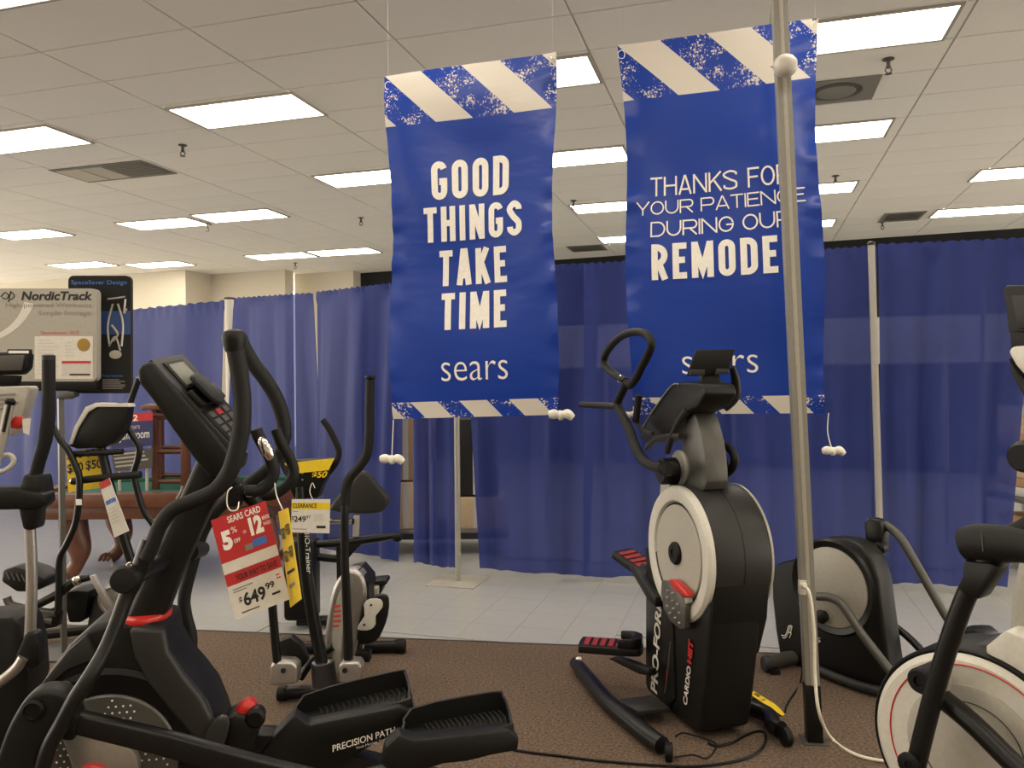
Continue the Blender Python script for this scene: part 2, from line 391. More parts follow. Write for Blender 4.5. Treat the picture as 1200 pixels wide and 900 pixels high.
# back wall, its beige piers at the left
def wall(name, pa, pb, th, z0, z1, m):
    d = (pb-pa).normalized(); n = V((-d.y, d.x, 0))
    return struct(prism(name, [V((pa.x, pa.y, z0)), V((pb.x, pb.y, z0)), V((pb.x, pb.y, z0))+n*th, V((pa.x, pa.y, z0))+n*th], V((0, 0, z1-z0)), m))
def wseg(name, a, b, th, z0, z1, m): return wall(name, V((a[0], a[1], 0)), V((b[0], b[1], 0)), th, z0, z1, m)
wseg('wall_left', (-14.9, 19.2), (-6.65, 16.2), .8, -.01, ZC-.002, 'wall')
wseg('wall_back', (-6.6, 16.95), (-4.65, 16.32), .3, -.01, ZC-.002, 'wall')
wseg('trim_1', (-4.62, 16.95), (-3.28, 16.5), .3, -.01, ZC-.002, 'wall')
wseg('wall_right', (-3.25, 16.88), (12.9, 10.62), .2, -.01, ZC-.002, 'void')
wseg('wall_light_block', (12.8, -6.75), (-14.8, -6.75), .2, -.01, ZC-.002, 'wall')  # unseen wall behind the camera, added to block frontal ambient light

# ================= CEILING FIXTURES =================
ZT = ZC-.002
def rectbm(bm, u0, u1, v0, v1, z0, z1):
    p = [G(u0, v0, z0), G(u1, v0, z0), G(u1, v1, z0), G(u0, v1, z0)]; prism_bm(bm, p, V((0, 0, z1-z0)))
def troffer(u, v, label, grp='fluorescent ceiling lights', W=1.24, D=.575):
    u0, u1, v0, v1 = u, u+W, v, v+D
    t = thing('ceiling_light', label, 'ceiling light', G(u+W/2, v+D/2, ZT), grp)
    bm = bmesh.new(); f = .025
    for a in ((u0, u1, v0, v0+f), (u0, u1, v1-f, v1), (u0, u0+f, v0+f, v1-f), (u1-f, u1, v0+f, v1-f)): rectbm(bm, *a, ZT-.014, ZT)
    link('frame', bm, 'lgrey', t)
    bm = bmesh.new(); rectbm(bm, u0+f, u1-f, v0+f, v1-f, ZT-.009, ZT-.001); link('diffuser', bm, 'diff', t)
    return t
TR = [(-4.75, 5.66, 'large bright ceiling light left of the first banner, nearest of that side'),
 (-7.30, 5.68, 'bright ceiling light cut by the left edge of the photo'),
 (-2.31, 5.65, 'bright ceiling light showing between the tops of the two banners'),
 (.10, 5.60, 'largest ceiling light, at the top right behind the white pole'),
 (-4.72, 7.98, 'ceiling light partly hidden by the left edge of the first banner'),
 (-2.40, 7.93, 'long ceiling light in the gap between the banners, second row'),
 (.07, 7.88, 'ceiling light right of the second banner, second row from the front'),
 (-8.76, 9.36, 'left light of the touching pair above the display boards'),
 (-7.38, 9.25, 'right light of the touching pair above the display boards'),
 (-11.25, 9.36, 'thin ceiling light at the left edge, above the pair of boards'),
 (-2.27, 10.35, 'ceiling light in the gap between the banners, third row'),
 (.06, 10.2, 'small ceiling light right of the second banner, third row'),
 (2.55, 10.12, 'ceiling light cut by the right edge of the photo, upper one'),
 (-12.95, 12.1, 'far ceiling light just above the dark display board, left one'),
 (-11.53, 12.55, 'far ceiling light just above the dark display board, right one'),
 (-8.78, 12.45, 'left light of the farthest pair beside the first banner'),
 (-7.48, 12.42, 'right light of the farthest pair beside the first banner'),
 (-2.33, 12.8, 'smallest ceiling light low in the gap between the banners'),
 (.05, 12.5, 'tiny far ceiling light right of the second banner, lowest'),
 (2.56, 12.3, 'long flat ceiling light low at the right edge of the photo')]
for u, v, l in TR: troffer(u, v, l)
for v in (3.3, 1.0, -1.3, -3.6):                                       # the same rows going on overhead and behind
    for u in (-9.8, -7.3, -4.8, -2.31, .1, 2.6, 5.1): troffer(u, v, 'bright ceiling light overhead, outside the view', 'ceiling lights overhead')
for v in (5.6, 7.9, 10.2):
    for u in (5.1, 7.6): troffer(u, v, 'bright ceiling light to the right, outside the view', 'ceiling lights to the right')
# vents
t = thing('ceiling_vent', 'grey square vent with round diffuser beside the second banner', 'vent', G(.72, 7.0, ZT))
bm = bmesh.new(); rectbm(bm, .40, 1.03, 6.74, 7.29, ZT-.008, ZT); link('plate', bm, 'grey', t)
for r, z, mm, nn in ((.2, .018, 'gun', 'outer_ring'), (.15, .026, 'grey', 'inner_ring')): lathe(nn, G(.72, 7.0, ZT-z), (0, 0, 1), [(r*.7, 0), (r, .006), (r, z-.008)], mm, t)
t = thing('ceiling_vent', 'stained ceiling vent with half its panel open, above the display boards', 'vent', G(-6.7, 7.15, ZT))
bm = bmesh.new(); rectbm(bm, -7.3, -6.08, 6.88, 7.44, ZT-.006, ZT); link('frame', bm, 'gun', t)
bm = bmesh.new()
for i in range(9): rectbm(bm, -6.62, -6.12, 6.93+i*.053, 6.96+i*.053, ZT-.011, ZT-.006)
o = link('louver', bm, 'gun', t); o['kind'] = 'stuff'
bm = bmesh.new(); rectbm(bm, -7.26, -6.95, 6.94, 7.38, ZT-.012, ZT-.006); link('curled_panel', bm, 'wall', t)
bm = bmesh.new(); rectbm(bm, -6.93, -6.66, 6.94, 7.38, ZT-.010, ZT-.006); link('inner_pan', bm, 'lgrey', t)
for u0, u1, v0, v1, l in ((-3.0, -2.37, 13.5, 14.1, 'small far ceiling vent in the gap between the banners'), (1.9, 2.45, 12.35, 13.0, 'grey far ceiling vent beside the lowest long light at right')):
    t = thing('ceiling_vent', l, 'vent', G((u0+u1)/2, (v0+v1)/2, ZT))
    bm = bmesh.new(); rectbm(bm, u0, u1, v0, v1, ZT-.008, ZT); link('plate', bm, 'grey', t)
    bm = bmesh.new()
    for i in range(6): rectbm(bm, u0+.05, u1-.05, v0+.06+i*.08, v0+.09+i*.08, ZT-.014, ZT-.008)
    o = link('louver', bm, 'gun', t); o['kind'] = 'stuff'
def sprinkler(px, py, label):
    r = ray(px, py-6); p = CAM + r*((ZT-CAM.z)/r.z); s = 1.0
    t = thing('sprinkler', label, 'sprinkler', p, 'ceiling sprinklers')
    lathe('escutcheon', p-V((0, 0, .012)), (0, 0, 1), [(.028, 0), (.042, .006), (.042, .012)], 'gun', t, seg=16)
    lathe('stem', p-V((0, 0, .07)), (0, 0, 1), [(.012, 0), (.02, .012), (.014, .02), (.014, .06)], 'gun', t, seg=10)
    bm = bmesh.new()
    for s in (-1, 1): tube_bm(bm, [p+V((s*.012, 0, -.066)), p+V((s*.024, 0, -.085)), p+V((s*.006, 0, -.105))], .005, seg=6)
    link('frame_arm', bm, 'gun', t)
    lathe('deflector', p-V((0, 0, .112)), (0, 0, 1), [(.026, 0), (.026, .004), (.006, .008)], 'gun', t, seg=12)
for a in ((214, 176, 'sprinkler head near the left of the ceiling, under the big light'), (243, 268, 'sprinkler head just below the touching pair of lights'),
          (423, 261, 'sprinkler head just left of the first banner'), (346, 314, 'lowest sprinkler head left of the first banner, above the blue drape'),
          (1041, 75, 'largest sprinkler head, at the top right beside the big light'), (672, 241, 'sprinkler head in the gap between banners, upper one'),
          (714, 290, 'sprinkler head in the gap between banners, lower one'), (979, 212, 'small sprinkler head right of the second banner'), (1034, 266, 'sprinkler head below the far vent at right')): sprinkler(*a)

# ================= DRAPES =================
def drape(x0, d0, x1, d1, t0, t1, b0, b1, folds, label, amp=.030, xb0=None, xb1=None, seed=1):
    """x0/x1: px of the top corners, d0/d1 depth; t*, b* top and bottom pixel rows; xb* bottom px if the edge leans"""
    xb0 = x0 if xb0 is None else xb0; xb1 = x1 if xb1 is None else xb1
    A, B, C, D = P(x0, t0, d0), P(x1, t1, d1), P(xb0, b0, d0), P(xb1, b1, d1)
    C.z = max(C.z, .0); D.z = max(D.z, .0)
    n = (B-A).cross(V((0, 0, 1))).normalized(); L = (B-A).length; rr = random.Random(seed)
    NU = max(24, int(L/.03)); NV = 40; ph = [rr.uniform(0, 6.28) for _ in range(6)]; k = [folds*q for q in (1, 1.7, .45, 2.6)]
    at((A+B)/2*V((1, 1, 0)).length if False else V(((A.x+B.x)/2, (A.y+B.y)/2, 0)))
    bm = bmesh.new(); g = []
    for j in range(NV+1):
        v = j/NV; row = []
        for i in range(NU+1):
            u = i/NU; uu = u+.012*math.sin(5*v+ph[4])*math.sin(math.pi*u)
            a = amp*(.25+.75*min(1, v*2.2)) 
            y = a*(math.sin(6.283*k[0]*uu+ph[0]+.5*math.sin(3*v))+.45*math.sin(6.283*k[1]*uu+ph[1]+v)+.9*math.sin(6.283*k[2]*uu+ph[2]))
            sh = math.sin(6.283*k[0]*uu+ph[0]); y = y*(.35+.65*abs(math.sin(3.1*k[2]*uu+ph[1])))+a*.5*sh**5
            if v < .035: y = .012*math.sin(u*folds*40+ph[3])
            if v > .94: y += .003
            p = (A*(1-u)+B*u)*(1-v)+(C*(1-u)+D*u)*v+n*y
            p.z += (.008*math.sin(u*folds*31+ph[5]) if j == 0 else 0) + (v > .98)*.010*(1+math.sin(6.283*k[0]*uu+ph[0]))
            row.append(bm.verts.new(p))
        g.append(row)
    for j in range(NV):
        for i in range(NU): bm.faces.new((g[j][i], g[j][i+1], g[j+1][i+1], g[j+1][i]))
    o = link('drape', bm, 'curtain', None, sharp=60, recalc=False)
    tag(o, label, 'curtain', 'blue pipe and drape curtains')
    bm = bmesh.new(); av = .945                                         # stitched hem: a proud band along the bottom
    for s in (-.004,):
        lo = []; hi = []
        for i in range(NU+1):
            pa = g_pt(o, NU, 38, i); pb = g_pt(o, NU, 39, i)
            lo.append(bm.verts.new(pa+OFF-n*s)); hi.append(bm.verts.new(pa+OFF-n*s+V((0, 0, -.008))))
        for i in range(NU): bm.faces.new((lo[i], lo[i+1], hi[i+1], hi[i]))
    link('hem_seam', bm, 'curtain', o, sharp=60)
    return o
def g_pt(o, NU, j, i): return o.data.vertices[j*(NU+1)+i].co.copy()
drape(-110, 11.6, 264, 8.45, 388, 352, 600, 632, 8, 'blue drape at far left, behind the pool table and display boards', seed=3)
drape(275, 8.3, 368, 7.58, 349, 343, 625, 646, 3, 'blue drape between the white post and the narrow white slit', seed=4, xb0=272, xb1=388)
drape(370, 7.28, 474, 6.72, 342, 330, 640, 662, 3, 'blue drape left of the first banner, behind the black bike seat', seed=5, xb0=362, xb1=467)
drape(481, 6.25, 537, 6.15, 318, 315, 660, 668, 3, 'narrow dark blue drape panel under the left half of first banner', seed=6, xb0=483, xb1=538, amp=.026)
drape(541, 6.2, 704, 6.06, 314, 308, 668, 677, 3, 'wide dark blue drape panel under the right half of first banner', seed=7, xb0=563, xb1=690, amp=.026)
drape(684, 5.98, 1027, 5.72, 309, 288, 677, 680, 7, 'long blue drape panel behind the second banner and white pole', seed=8, amp=.026)
drape(1029, 5.7, 1216, 5.42, 286, 278, 684, 690, 4, 'blue drape panel at right of the white post, with a band of light showing through', seed=9, xb1=1180, xb0=1034, amp=.026)  # its band of light comes from the pale panel added behind
drape(1275, 5.3, 1500, 5.0, 276, 268, 690, 700, 4, 'blue drape panel beyond the right edge of the photo', seed=10, amp=.026)
def post(p0, p1, r, label, m='steel', plate=True):
    t = thing('drape_post', label, 'pole', (p1.x, p1.y, -.002), 'steel posts holding the drapes')
    tube('pole', [p0, p1], r, m, t, seg=16, smooth=0)
    lathe('cap', p0+V((0, 0, -.01)), (0, 0, 1), [(r*1.15, 0), (r*1.15, .02), (r*.5, .03)], 'dark', t, seg=12)
    if plate: box('base_plate', (p1.x, p1.y, .001), .38, .38, .008, 'lgrey', t, ex=G(1, 0), bevel=.002)
    return t
a = F(537, 681); post(V((a.x-.0, a.y, 2.35)), V((a.x, a.y, 0)), .022, 'steel post with square base plate below the first banner')
a = V(P(1033, 684, 5.65)); post(P(1021, 286, 5.65), V((a.x, a.y, 0)), .024, 'white post at right between two drape panels', 'lgrey', False)
a = V(P(272, 500, 8.4)); post(P(269, 350, 8.4), V((a.x, a.y, 0)), .05, 'white post at left with black bracket at its top', 'white', False)
# things glimpsed behind the drapes
t = thing('light_band_panel', 'pale panel added behind the right drape for its band of light', 'panel', (3.6, 7.4, 0))  # added panel, imitates the light coming through the drape
a, b = P(640, 432, 8.3), P(1300, 432, 7.0)
prism('panel_face', [V((a.x, a.y, 1.66)), V((b.x, b.y, 1.66)), V((b.x, b.y, 2.1)), V((a.x, a.y, 2.1))], V((0, .03, 0)), 'white', t)
bm = bmesh.new()
for i in range(9): 
    c = a.lerp(b, i/8); tube_bm(bm, [V((c.x, c.y+.07, 0)), V((c.x, c.y+.07, 2.1))], .02, seg=8)
link('support_leg', bm, 'steel', t)
# rolling cart with boxes in the slits
cd_ = 6.75
t = thing('rolling_cart', 'steel rolling cart on black casters glimpsed under the first banner', 'cart', V((-.6, 7.3, -.004)))
box('deck', (-.62, 7.33, .20), 1.15, .6, .035, 'silver', t); box('side_rail', (-.62, 7.01, .16), 1.15, .03, .05, 'dark', t)
for sx, sy in ((-1.1, 7.11), (-.22, 7.11), (-1.1, 7.55), (-.22, 7.55)):
    c = V((sx, sy, 0)); lathe('caster', c+V((-.015, 0, .055)), (1, 0, 0), [(.05, 0), (.058, .006), (.058, .024), (.05, .03)], 'black', t, seg=20)
    o = prism('caster_fork', [c+V((-.03, -.02, .06)), c+V((.03, -.02, .06)), c+V((.035, -.03, .18)), c+V((-.035, -.03, .18))], V((0, .04, 0)), 'chrome', t)
bx = [(-.95, 7.3, .43, .45, .52, .42, 'card2', 'pale cardboard box low on the cart, seen in the left slit'),
      (-.95, 7.3, 1.08, .45, .52, .86, 'card', 'tall brown cardboard box on the cart, seen in the left slit'),
      (-.95, 7.3, 1.6, .40, .45, .16, 'card2', 'small box topmost on the cart stack in the left slit'),
      (-.33, 7.28, .36, .50, .52, .28, 'card2', 'flat cardboard box on the cart beside the middle slit'),
      (-.33, 7.28, .85, .40, .45, .68, 'dark', 'tall dark carton on the cart beside the middle slit')]
for x, y, z, sx, sy, sz, mm, l in bx:
    at((x, y, z-sz/2)); o = box('carton', (x, y, z), sx, sy, sz-.004, mm, bevel=.006); tag(o, l, 'box', 'cartons on the rolling cart')
    box('tape', (x, y-sy/2-.001, z), .05, .003, sz-.02, 'pink', o)
# stock shelf at the right edge
t = thing('stock_shelf', 'metal stock shelf behind the drape at the right edge', 'shelf', (4.55, 6.3, -.004))
for x in (3.92, 5.2):
    for y in (6.05, 6.6): tube('upright', [V((x, y, 0)), V((x, y, 2.3))], .018, 'gun', t, seg=8, smooth=0)
for z in (.18, .56, .98, 1.4): box('shelf_board', (4.56, 6.32, z), 1.3, .56, .03, 'gun', t)
k = 0; nm = ['pale long carton', 'brown flat carton', 'cream carton', 'tan carton']
for zi, z in enumerate((.195, .575, .995)):
    hh = 0
    for q in range(4 if zi else 3):
        h = .075; at((4.4, 6.3, z+hh)); o = box('carton', (4.42, 6.3, z+hh+h/2), .86, .46, h-.003, ('card2', 'paper', 'card', 'card2')[(q+zi) % 4], bevel=.004)
        tag(o, '%s number %s up the pile on the %s board of the stock shelf' % (nm[(q+zi) % 4], ('one', 'two', 'three', 'four')[q], ('bottom', 'middle', 'top')[zi]), 'box', 'cartons on the stock shelf'); hh += h
        bm = bmesh.new(); box_bm(bm, (4.2, 6.3-.2315, z+hh-h/2), .12, .002, h*.5); link('sticker', bm, 'paper', o)

# ================= BANNERS =================
def banner(tl, tr, br, bl, pl, m, label, seed):
    W = [pl(*q) for q in (tl, tr, br, bl)]; n = pl.n; ph = seed
    w_ = (W[1]-W[0]).length; h_ = (W[3]-W[0]).length
    def fn(u, v, off=0):
        p = (W[0]*(1-u)+W[1]*u)*(1-v)+(W[3]*(1-u)+W[2]*u)*v
        cu = math.sin(math.pi*u)
        y = .010*math.sin(7*v+ph+2*u)+.006*math.sin(17*v+ph*2-3*u)*cu+.012*math.sin(math.pi*2*u+ph)*math.sin(math.pi*v)
        ed = max(0, 1-min(u, 1-u)/.09); y += .006*ed*math.sin(33*v+ph*3+(9 if u > .5 else 0)+2.2*math.sin(9*v+ph))+.003*ed*math.sin(77*v+ph+3*math.sin(13*v))
        return p+n*(y+off)+(W[1]-W[0]).normalized()*(.012*math.sin(9*v+ph)*(u-.5)*2-.010*(2*u-1)*math.sin(math.pi*v))
    at(W[3]); bm = bmesh.new(); uvl = bm.loops.layers.uv.new('UVMap'); g = []
    NU, NV = 44, 120
    for j in range(NV+1): g.append([bm.verts.new(fn(i/NU, j/NV)) for i in range(NU+1)])
    for j in range(NV):
        for i in range(NU):
            f = bm.faces.new((g[j][i], g[j][i+1], g[j+1][i+1], g[j+1][i]))
            for lp, (a, b) in zip(f.loops, ((i, j), (i+1, j), (i+1, j+1), (i, j+1))): lp[uvl].uv = (a/NU*w_, b/NV*h_)
    o = link('banner', bm, m, None, sharp=0, recalc=False); o.data.polygons.foreach_set('use_smooth', [True]*len(o.data.polygons))
    tag(o, label, 'banner')
    def toUV(px, py):                                                   # pixel -> (u,v) on this banner plane
        u = v = .5
        for _ in range(12):
            q = [tuple(c) for c in (tl, tr, br, bl)]
            x = (q[0][0]*(1-u)+q[1][0]*u)*(1-v)+(q[3][0]*(1-u)+q[2][0]*u)*v; y = (q[0][1]*(1-u)+q[1][1]*u)*(1-v)+(q[3][1]*(1-u)+q[2][1]*u)*v
            u += (px-x)/(q[1][0]-q[0][0]); v += (py-y)/(q[3][1]-q[0][1])
        return u, v
    return o, fn, toUV, w_, h_
BD = V((.966, -.258, 0)); bn = (-.258, -.966)
p1 = Pl((-.67, 4.25), bn)
def sfit(s, l, t, r, bt, fn, uv, m, o, tk, w_, h_):
    a = uv(l, t); b = uv(r, bt); strokes(s, fn, (a[0], a[1], b[0], b[1]), (b[0]-a[0])*w_/((b[1]-a[1])*h_), tk, m, o)
mb1 = banner_mat('banner_vinyl_one', .93, 1.83, .275, .085, .42, .52, .205, 1.0, .275, .44, -1.76)
b1, f1, uv1, w1, h1 = banner((453, 90), (650, 62), (655, 486), (460, 491), p1, mb1, 'blue vinyl banner reading GOOD THINGS TAKE TIME, the left of two', 1.0)
def tfit(s, l, t, r, bt, fn, uv, m, o, **k):
    a = uv(l, t); b = uv(r, bt); text(s, fn, (a[0], a[1], b[0], b[1]), m, o, off=.004, **k)
for q in (('GOOD', 506, 190, 599.5, 226), ('THINGS', 496, 244.5, 616, 275), ('TAKE', 515.6, 294, 597, 330), ('TIME', 520, 344, 596, 383)): sfit(*q, f1, uv1, 'wink', b1, .175, w1, h1)
tfit('sears', 520.6, 425, 598, 444, f1, uv1, 'wink', b1, bold=-.011)
p2 = Pl((.53, 3.94), bn)
mb2 = banner_mat('banner_vinyl_two', .9, 1.83, .275, .085, .42, .52, .20, 1.0, .275, .44, -1.785)
b2, f2, uv2, w2, h2 = banner((726, 54), (957, 20), (970, 484), (739, 486), p2, mb2, 'blue vinyl banner thanking for patience during remodel, the right one', 2.3)
for q in (('THANKS FOR', 760.6, 208.5, 931, 215.5, .10), ('YOUR PATIENCE', 744, 238, 946.6, 237, .10), ('DURING OUR', 763, 260.5, 931, 266, .10), ('REMODEL', 765, 287, 936, 319, .175)): sfit(*q[:5], f2, uv2, 'wink', b2, q[5], w2, h2)
tfit('sears', 800.6, 418, 893, 436.5, f2, uv2, 'wink', b2, bold=-.011)
def knot(px, py, pl, k, label, s=1.0, string=None):
    s *= 1.45
    c = pl(px, py, k); t = thing('rope_knot', label, 'rope', c, 'rope ties on the banners')
    lathe('knot', c-V((.013*s, 0, 0)), (1, .1, .3), [(.004, 0), (.016*s, .006), (.018*s, .014*s), (.014*s, .024*s), (.004, .03*s)], 'rope', t, seg=12)
    for sg in (-1, 1): tube('tail', [c, c+V((sg*.022*s, -.005, .008*s)), c+V((sg*.042*s, -.005, -.006*s*sg))], [.008*s, .017*s, .012*s], 'rope', t, seg=10)
    if string: tube('string', [pl(*string, k), pl(string[0]-1, (string[1]+py)/2, k), c], .0025, 'rope', t, seg=6)
knot(459, 540, p1, .005, 'white rope knot dangling on a string below left corner of first banner', string=(461, 492))
knot(657, 488, p1, .012, 'white rope knot at the lower right corner of the first banner')
knot(976, 530, p2, .005, 'white rope knot dangling on a string right of second banner', .8, string=(971, 484))
knot(737, 487, p2, .02, 'white rope knot at lower left corner of second banner', .6)
# hanging strings from the ceiling
for pl, px, py, l in ((p1, 455, 94, 'string carrying the left top corner of the first banner'), (p1, 648, 66, 'string carrying the right top corner of the first banner'),
                  (p2, 728, 57, 'string carrying the left top corner of the second banner'), (p2, 955, 23, 'string carrying the right top corner of the second banner')):
    c = pl(px, py, .004); at(c); o = tube('hanging_string', [c, V((c.x, c.y, ZC-.003))],  .0004, 'rope', seg=5, smooth=0); tag(o, l, 'string', 'banner strings')
    lathe('grommet', c-pl.n*.001, pl.n, [(.012, 0), (.012, .003), (.006, .004), (.006, 0)], 'chrome', o, seg=14)
    tube('tape_loop', [c+V((a*.018, -.006, -.03+b*.02)) for a, b in ((0, 1), (.9, .3), (.6, -.9), (-.6, -.9), (-.9, .3))], .002, 'rope', o, seg=6, closed=True)

# ================= POWER POLE =================
pb = F(954, 868); pd = pb.y
pt = P(911, -40, pd-.05); dv = (pt-pb).normalized(); ptop = pb + dv*((ZC-.003)/dv.z)
t = thing('power_pole', 'tall off-white power pole from carpet to ceiling, before the second banner', 'pole', pb)
ex = V((1, -.15, 0)).normalized(); ey = V((.15, 1, 0)).normalized(); hw = .030
def seg(z0, z1, hx, hy, m, nm, off=V((0, 0, 0))):
    a = pb+dv*(z0/dv.z)+off; b = pb+dv*(z1/dv.z)+off
    return prism(nm, [a+ex*i*hx+ey*j*hy for i, j in ((-1, -1), (1, -1), (1, 1), (-1, 1))], b-a, m, t, bevel=.002)
seg(0, .24, .031, .031, 'black', 'black_foot'); seg(.242, ZC-.004, .028, .03, 'pole', 'shaft')
seg(.242, ZC-.03, .008, .002, 'lgrey', 'cover_strip', -ey*.031)
seg(-.0, .004, .05, .05, 'gun', 'floor_flange')
o = P(940, 688, pd-.03)
box('outlet_box', o, .028, .025, .06, 'white', t, bevel=.003)
c = P(920, 77, pd-.14); at(c); o = lathe('white_ball', c-V((.045, .0, 0)), (1, 0, 0), [(.006, 0), (.028, .008), (.041, .024), (.046, .045), (.042, .068), (.028, .085), (.006, .092)], 'white', None, seg=24)
tag(o, 'round white ball tied high on the power pole', 'ball'); tube('tie', [c+V((-.06, .0, .0)), c+V((0, .05, .0)), c+V((.06, .0, 0))], .003, 'rope', o, seg=6)
pp = [P(941, 686, pd-.06), P(949, 697, pd-.09), P(954, 740, pd-.1), P(955, 790, pd-.1), P(960, 835, pd-.12), F(975, 868), F(1004, 887), F(1046, 896), F(1110, 905)]
for q in pp[5:]: q.z = .008
at((pp[5].x, pp[5].y, 0)); o = tube('cable', pp, .0065, 'cordw', seg=8); tag(o, 'white power cord hanging from the pole and running over the carpet', 'cord')
lathe('plug', P(940, 686, pd-.05), (0, -1, .2), [(.012, 0), (.014, .02), (.008, .035)], 'cordw', o, seg=12)
pts = [F(*q) for q in ((560, 872), (612, 882), (660, 888), (700, 893), (760, 898), (810, 900), (850, 896), (880, 888), (895, 876), (897, 862), (890, 858), (876, 862), (858, 872), (840, 876), (830, 872))]
for q in pts: q.z = .006
at(pts[3]); o = tube('cable', pts, .0055, 'deep', seg=8); tag(o, 'long black cord across the carpet in front of the incline trainer', 'cord', 'black cords on the carpet')
pts = [F(*q) for q in ((790, 893), (812, 890), (828, 894), (838, 884), (838, 876), (818, 868), (800, 864), (792, 868))]
for q in pts: q.z = .018
at(pts[3]); o = tube('cable', pts, .004, 'deep', seg=8); tag(o, 'thin black cord looped at the foot of the incline trainer', 'cord', 'black cords on the carpet')
pts = [P(941, 700, 3.75), P(941, 770, 3.78), F(938, 800), F(930, 815), F(922, 828), F(920, 836)]
for q in pts[2:]: q.z = .006
at(pts[3]); o = tube('cable', pts, .004, 'deep', seg=8); tag(o, 'thin black cord running down behind the power pole', 'cord', 'black cords on the carpet')
#MACHINES
def pxs(pl, k, *q): return [pl(x, y, k) for x, y in q]

# ================= M1: foreground elliptical, black, with lettered pedals =================
A = Pl((-.95, 2.3), (.2, -.98)); e1 = V((.98, .2, 0)); n1 = A.n
t = thing('elliptical_trainer', 'large black elliptical at front left with red collar and lettered pedals', 'elliptical trainer', (A(215, 700, 0).x, A(215, 700, 0).y, 0))
# shroud and its base
sh = [(-30, 1000), (-8, 900), (20, 850), (55, 790), (80, 757), (105, 735), (135, 727), (148, 729), (192, 733), (196, 758), (208, 780), (226, 800), (243, 822), (254, 848), (264, 880), (266, 930), (268, 1000)]
ext('shroud', sh, A, .10, -.13, 'black', t, bevel=.02, segs=3)
ext('shroud_rib', [(150, 737), (192, 738), (197, 765), (215, 792), (236, 818), (252, 850), (262, 885), (230, 870), (200, 835), (172, 800), (156, 770)], A, .125, .09, 'dark', t, bevel=.012, smooth=0, segs=3)
ext('shroud_shoulder', [(20, 858), (48, 812), (78, 785), (112, 772), (100, 745), (80, 762), (48, 802), (10, 868)], A, .12, .09, 'dark', t, bevel=.008)
c = A(125, 893, .105); Rd = 80/FPX*c.y
lathe('wheel_rim', c, n1, [(Rd*1.38, -.02), (Rd*1.38, .004), (Rd*1.30, .012), (Rd*1.02, .004), (Rd*1.0, -.02)], 'deep', t, 64)
dsk = lathe('flywheel_disc', c, n1, [(Rd, -.01), (Rd, .008), (Rd*.97, .012), (0, .012)], 'gun', t, 64)
bm = bmesh.new(); a = n1.cross(V((0, 0, 1)))
for i in range(-10, 11):
    for j in range(-10, 11):
        x, y = (i+.5*(j % 2))*.0185, j*.017
        if .36*Rd < math.hypot(x, y) < Rd*.93 and (i//4+j//3) % 3:
            q = c+n1*.0126+a*x+V((0, 0, y)); vs = [bm.verts.new(q+a*.0032*math.cos(k*1.047)+V((0, 0, .0032))*math.sin(k*1.047)) for k in range(6)]; bm.faces.new(vs)
o = link('disc_dots', bm, 'wink', dsk, sharp=0); o['kind'] = 'stuff'
ext('crank_arm', [(62, 808), (75, 803), (88, 820), (112, 865), (140, 872), (158, 885), (162, 905), (150, 935), (115, 945), (92, 930), (84, 900), (70, 860), (56, 830)], A, .155, .12, 'silver', t, bevel=.012, smooth=3)
lathe('crank_hub', A(108, 914, .155), n1, [(.045, 0), (.045, .012), (.038, .02), (.02, .022), (.02, .012)], 'red', t, 32)
# mast, collar
ring = [A(168, 716, 0)+e1*.076*math.cos(q*.3927)+n1*.10*math.sin(q*.3927) for q in range(16)]
prism('collar', [p+V((0, 0, -.018)) for p in ring], V((0, 0, .02)), 'red', t, bevel=.006)
bm = bmesh.new(); secs = []
for (xa, ya), (xb, yb), hw in (((145, 731), (192, 733), .06), ((172, 670), (215, 672), .058), ((205, 600), (246, 604), .056), ((236, 530), (278, 545), .055), ((243, 514), (290, 530), .055)):
    pa, pb_ = A(xa, ya, 0), A(xb, yb, 0); m_ = (pa+pb_)/2; h = (pb_-pa)/2
    secs.append([bm.verts.new(m_+h*math.copysign(abs(math.cos(q*.3927))**.45, math.cos(q*.3927))+n1*hw*math.copysign(abs(math.sin(q*.3927))**.45, math.sin(q*.3927))) for q in range(16)])
for a_, b_ in zip(secs, secs[1:]):
    for q in range(16): bm.faces.new((a_[q], a_[(q+1) % 16], b_[(q+1) % 16], b_[q]))
bm.faces.new(secs[0]); bm.faces.new(secs[-1])
link('mast', bm, 'black', t)
for px_, py_ in ((243, 541), (233, 526)): bolt(A(px_, py_, .058), n1, .009, 'deep', t)
tube('mast_strap', pxs(A, .06, (207, 585), (212, 577), (214, 570)), .004, 'grey', t, seg=6)
# console
prof = [(160, 434), (166, 426), (178, 423), (206, 455), (236, 491), (262, 521), (276, 541), (272, 558), (260, 564), (246, 561), (226, 536), (202, 503), (178, 468), (162, 448)]
con = ext('console', prof, A, .16, -.13, 'black', t, bevel=.014, segs=3)
pa, pb_ = A(172, 425, .15), A(266, 527, .15); uu = (pb_-pa).normalized(); up1 = uu.cross(n1); up1 = up1 if up1.z > 0 else -up1
L1 = (pb_-pa).length
fnc = lambda u, v, off=0: pa+(pb_-pa)*u-n1*.27*v+up1*(.012+.04*v+off)
box4 = (.0, .02, 1.0, 1.0)
prism('console_wedge', [fnc(0, 0, -.014), fnc(0, 1, -.014), fnc(0, 1, -.07)], (pb_-pa), 'black', con, bevel=.004)
card('console_face', fnc, 'dark', con, th=.012, box4=box4)
card('console_screen_bezel', lambda u, v, o=0: fnc(u, v, o+.004), 'deep', con, th=.004, box4=(.06, .2, .36, .80))
card('console_screen', lambda u, v, o=0: fnc(u, v, o+.006), 'lcd', con, th=.002, box4=(.09, .26, .33, .74))
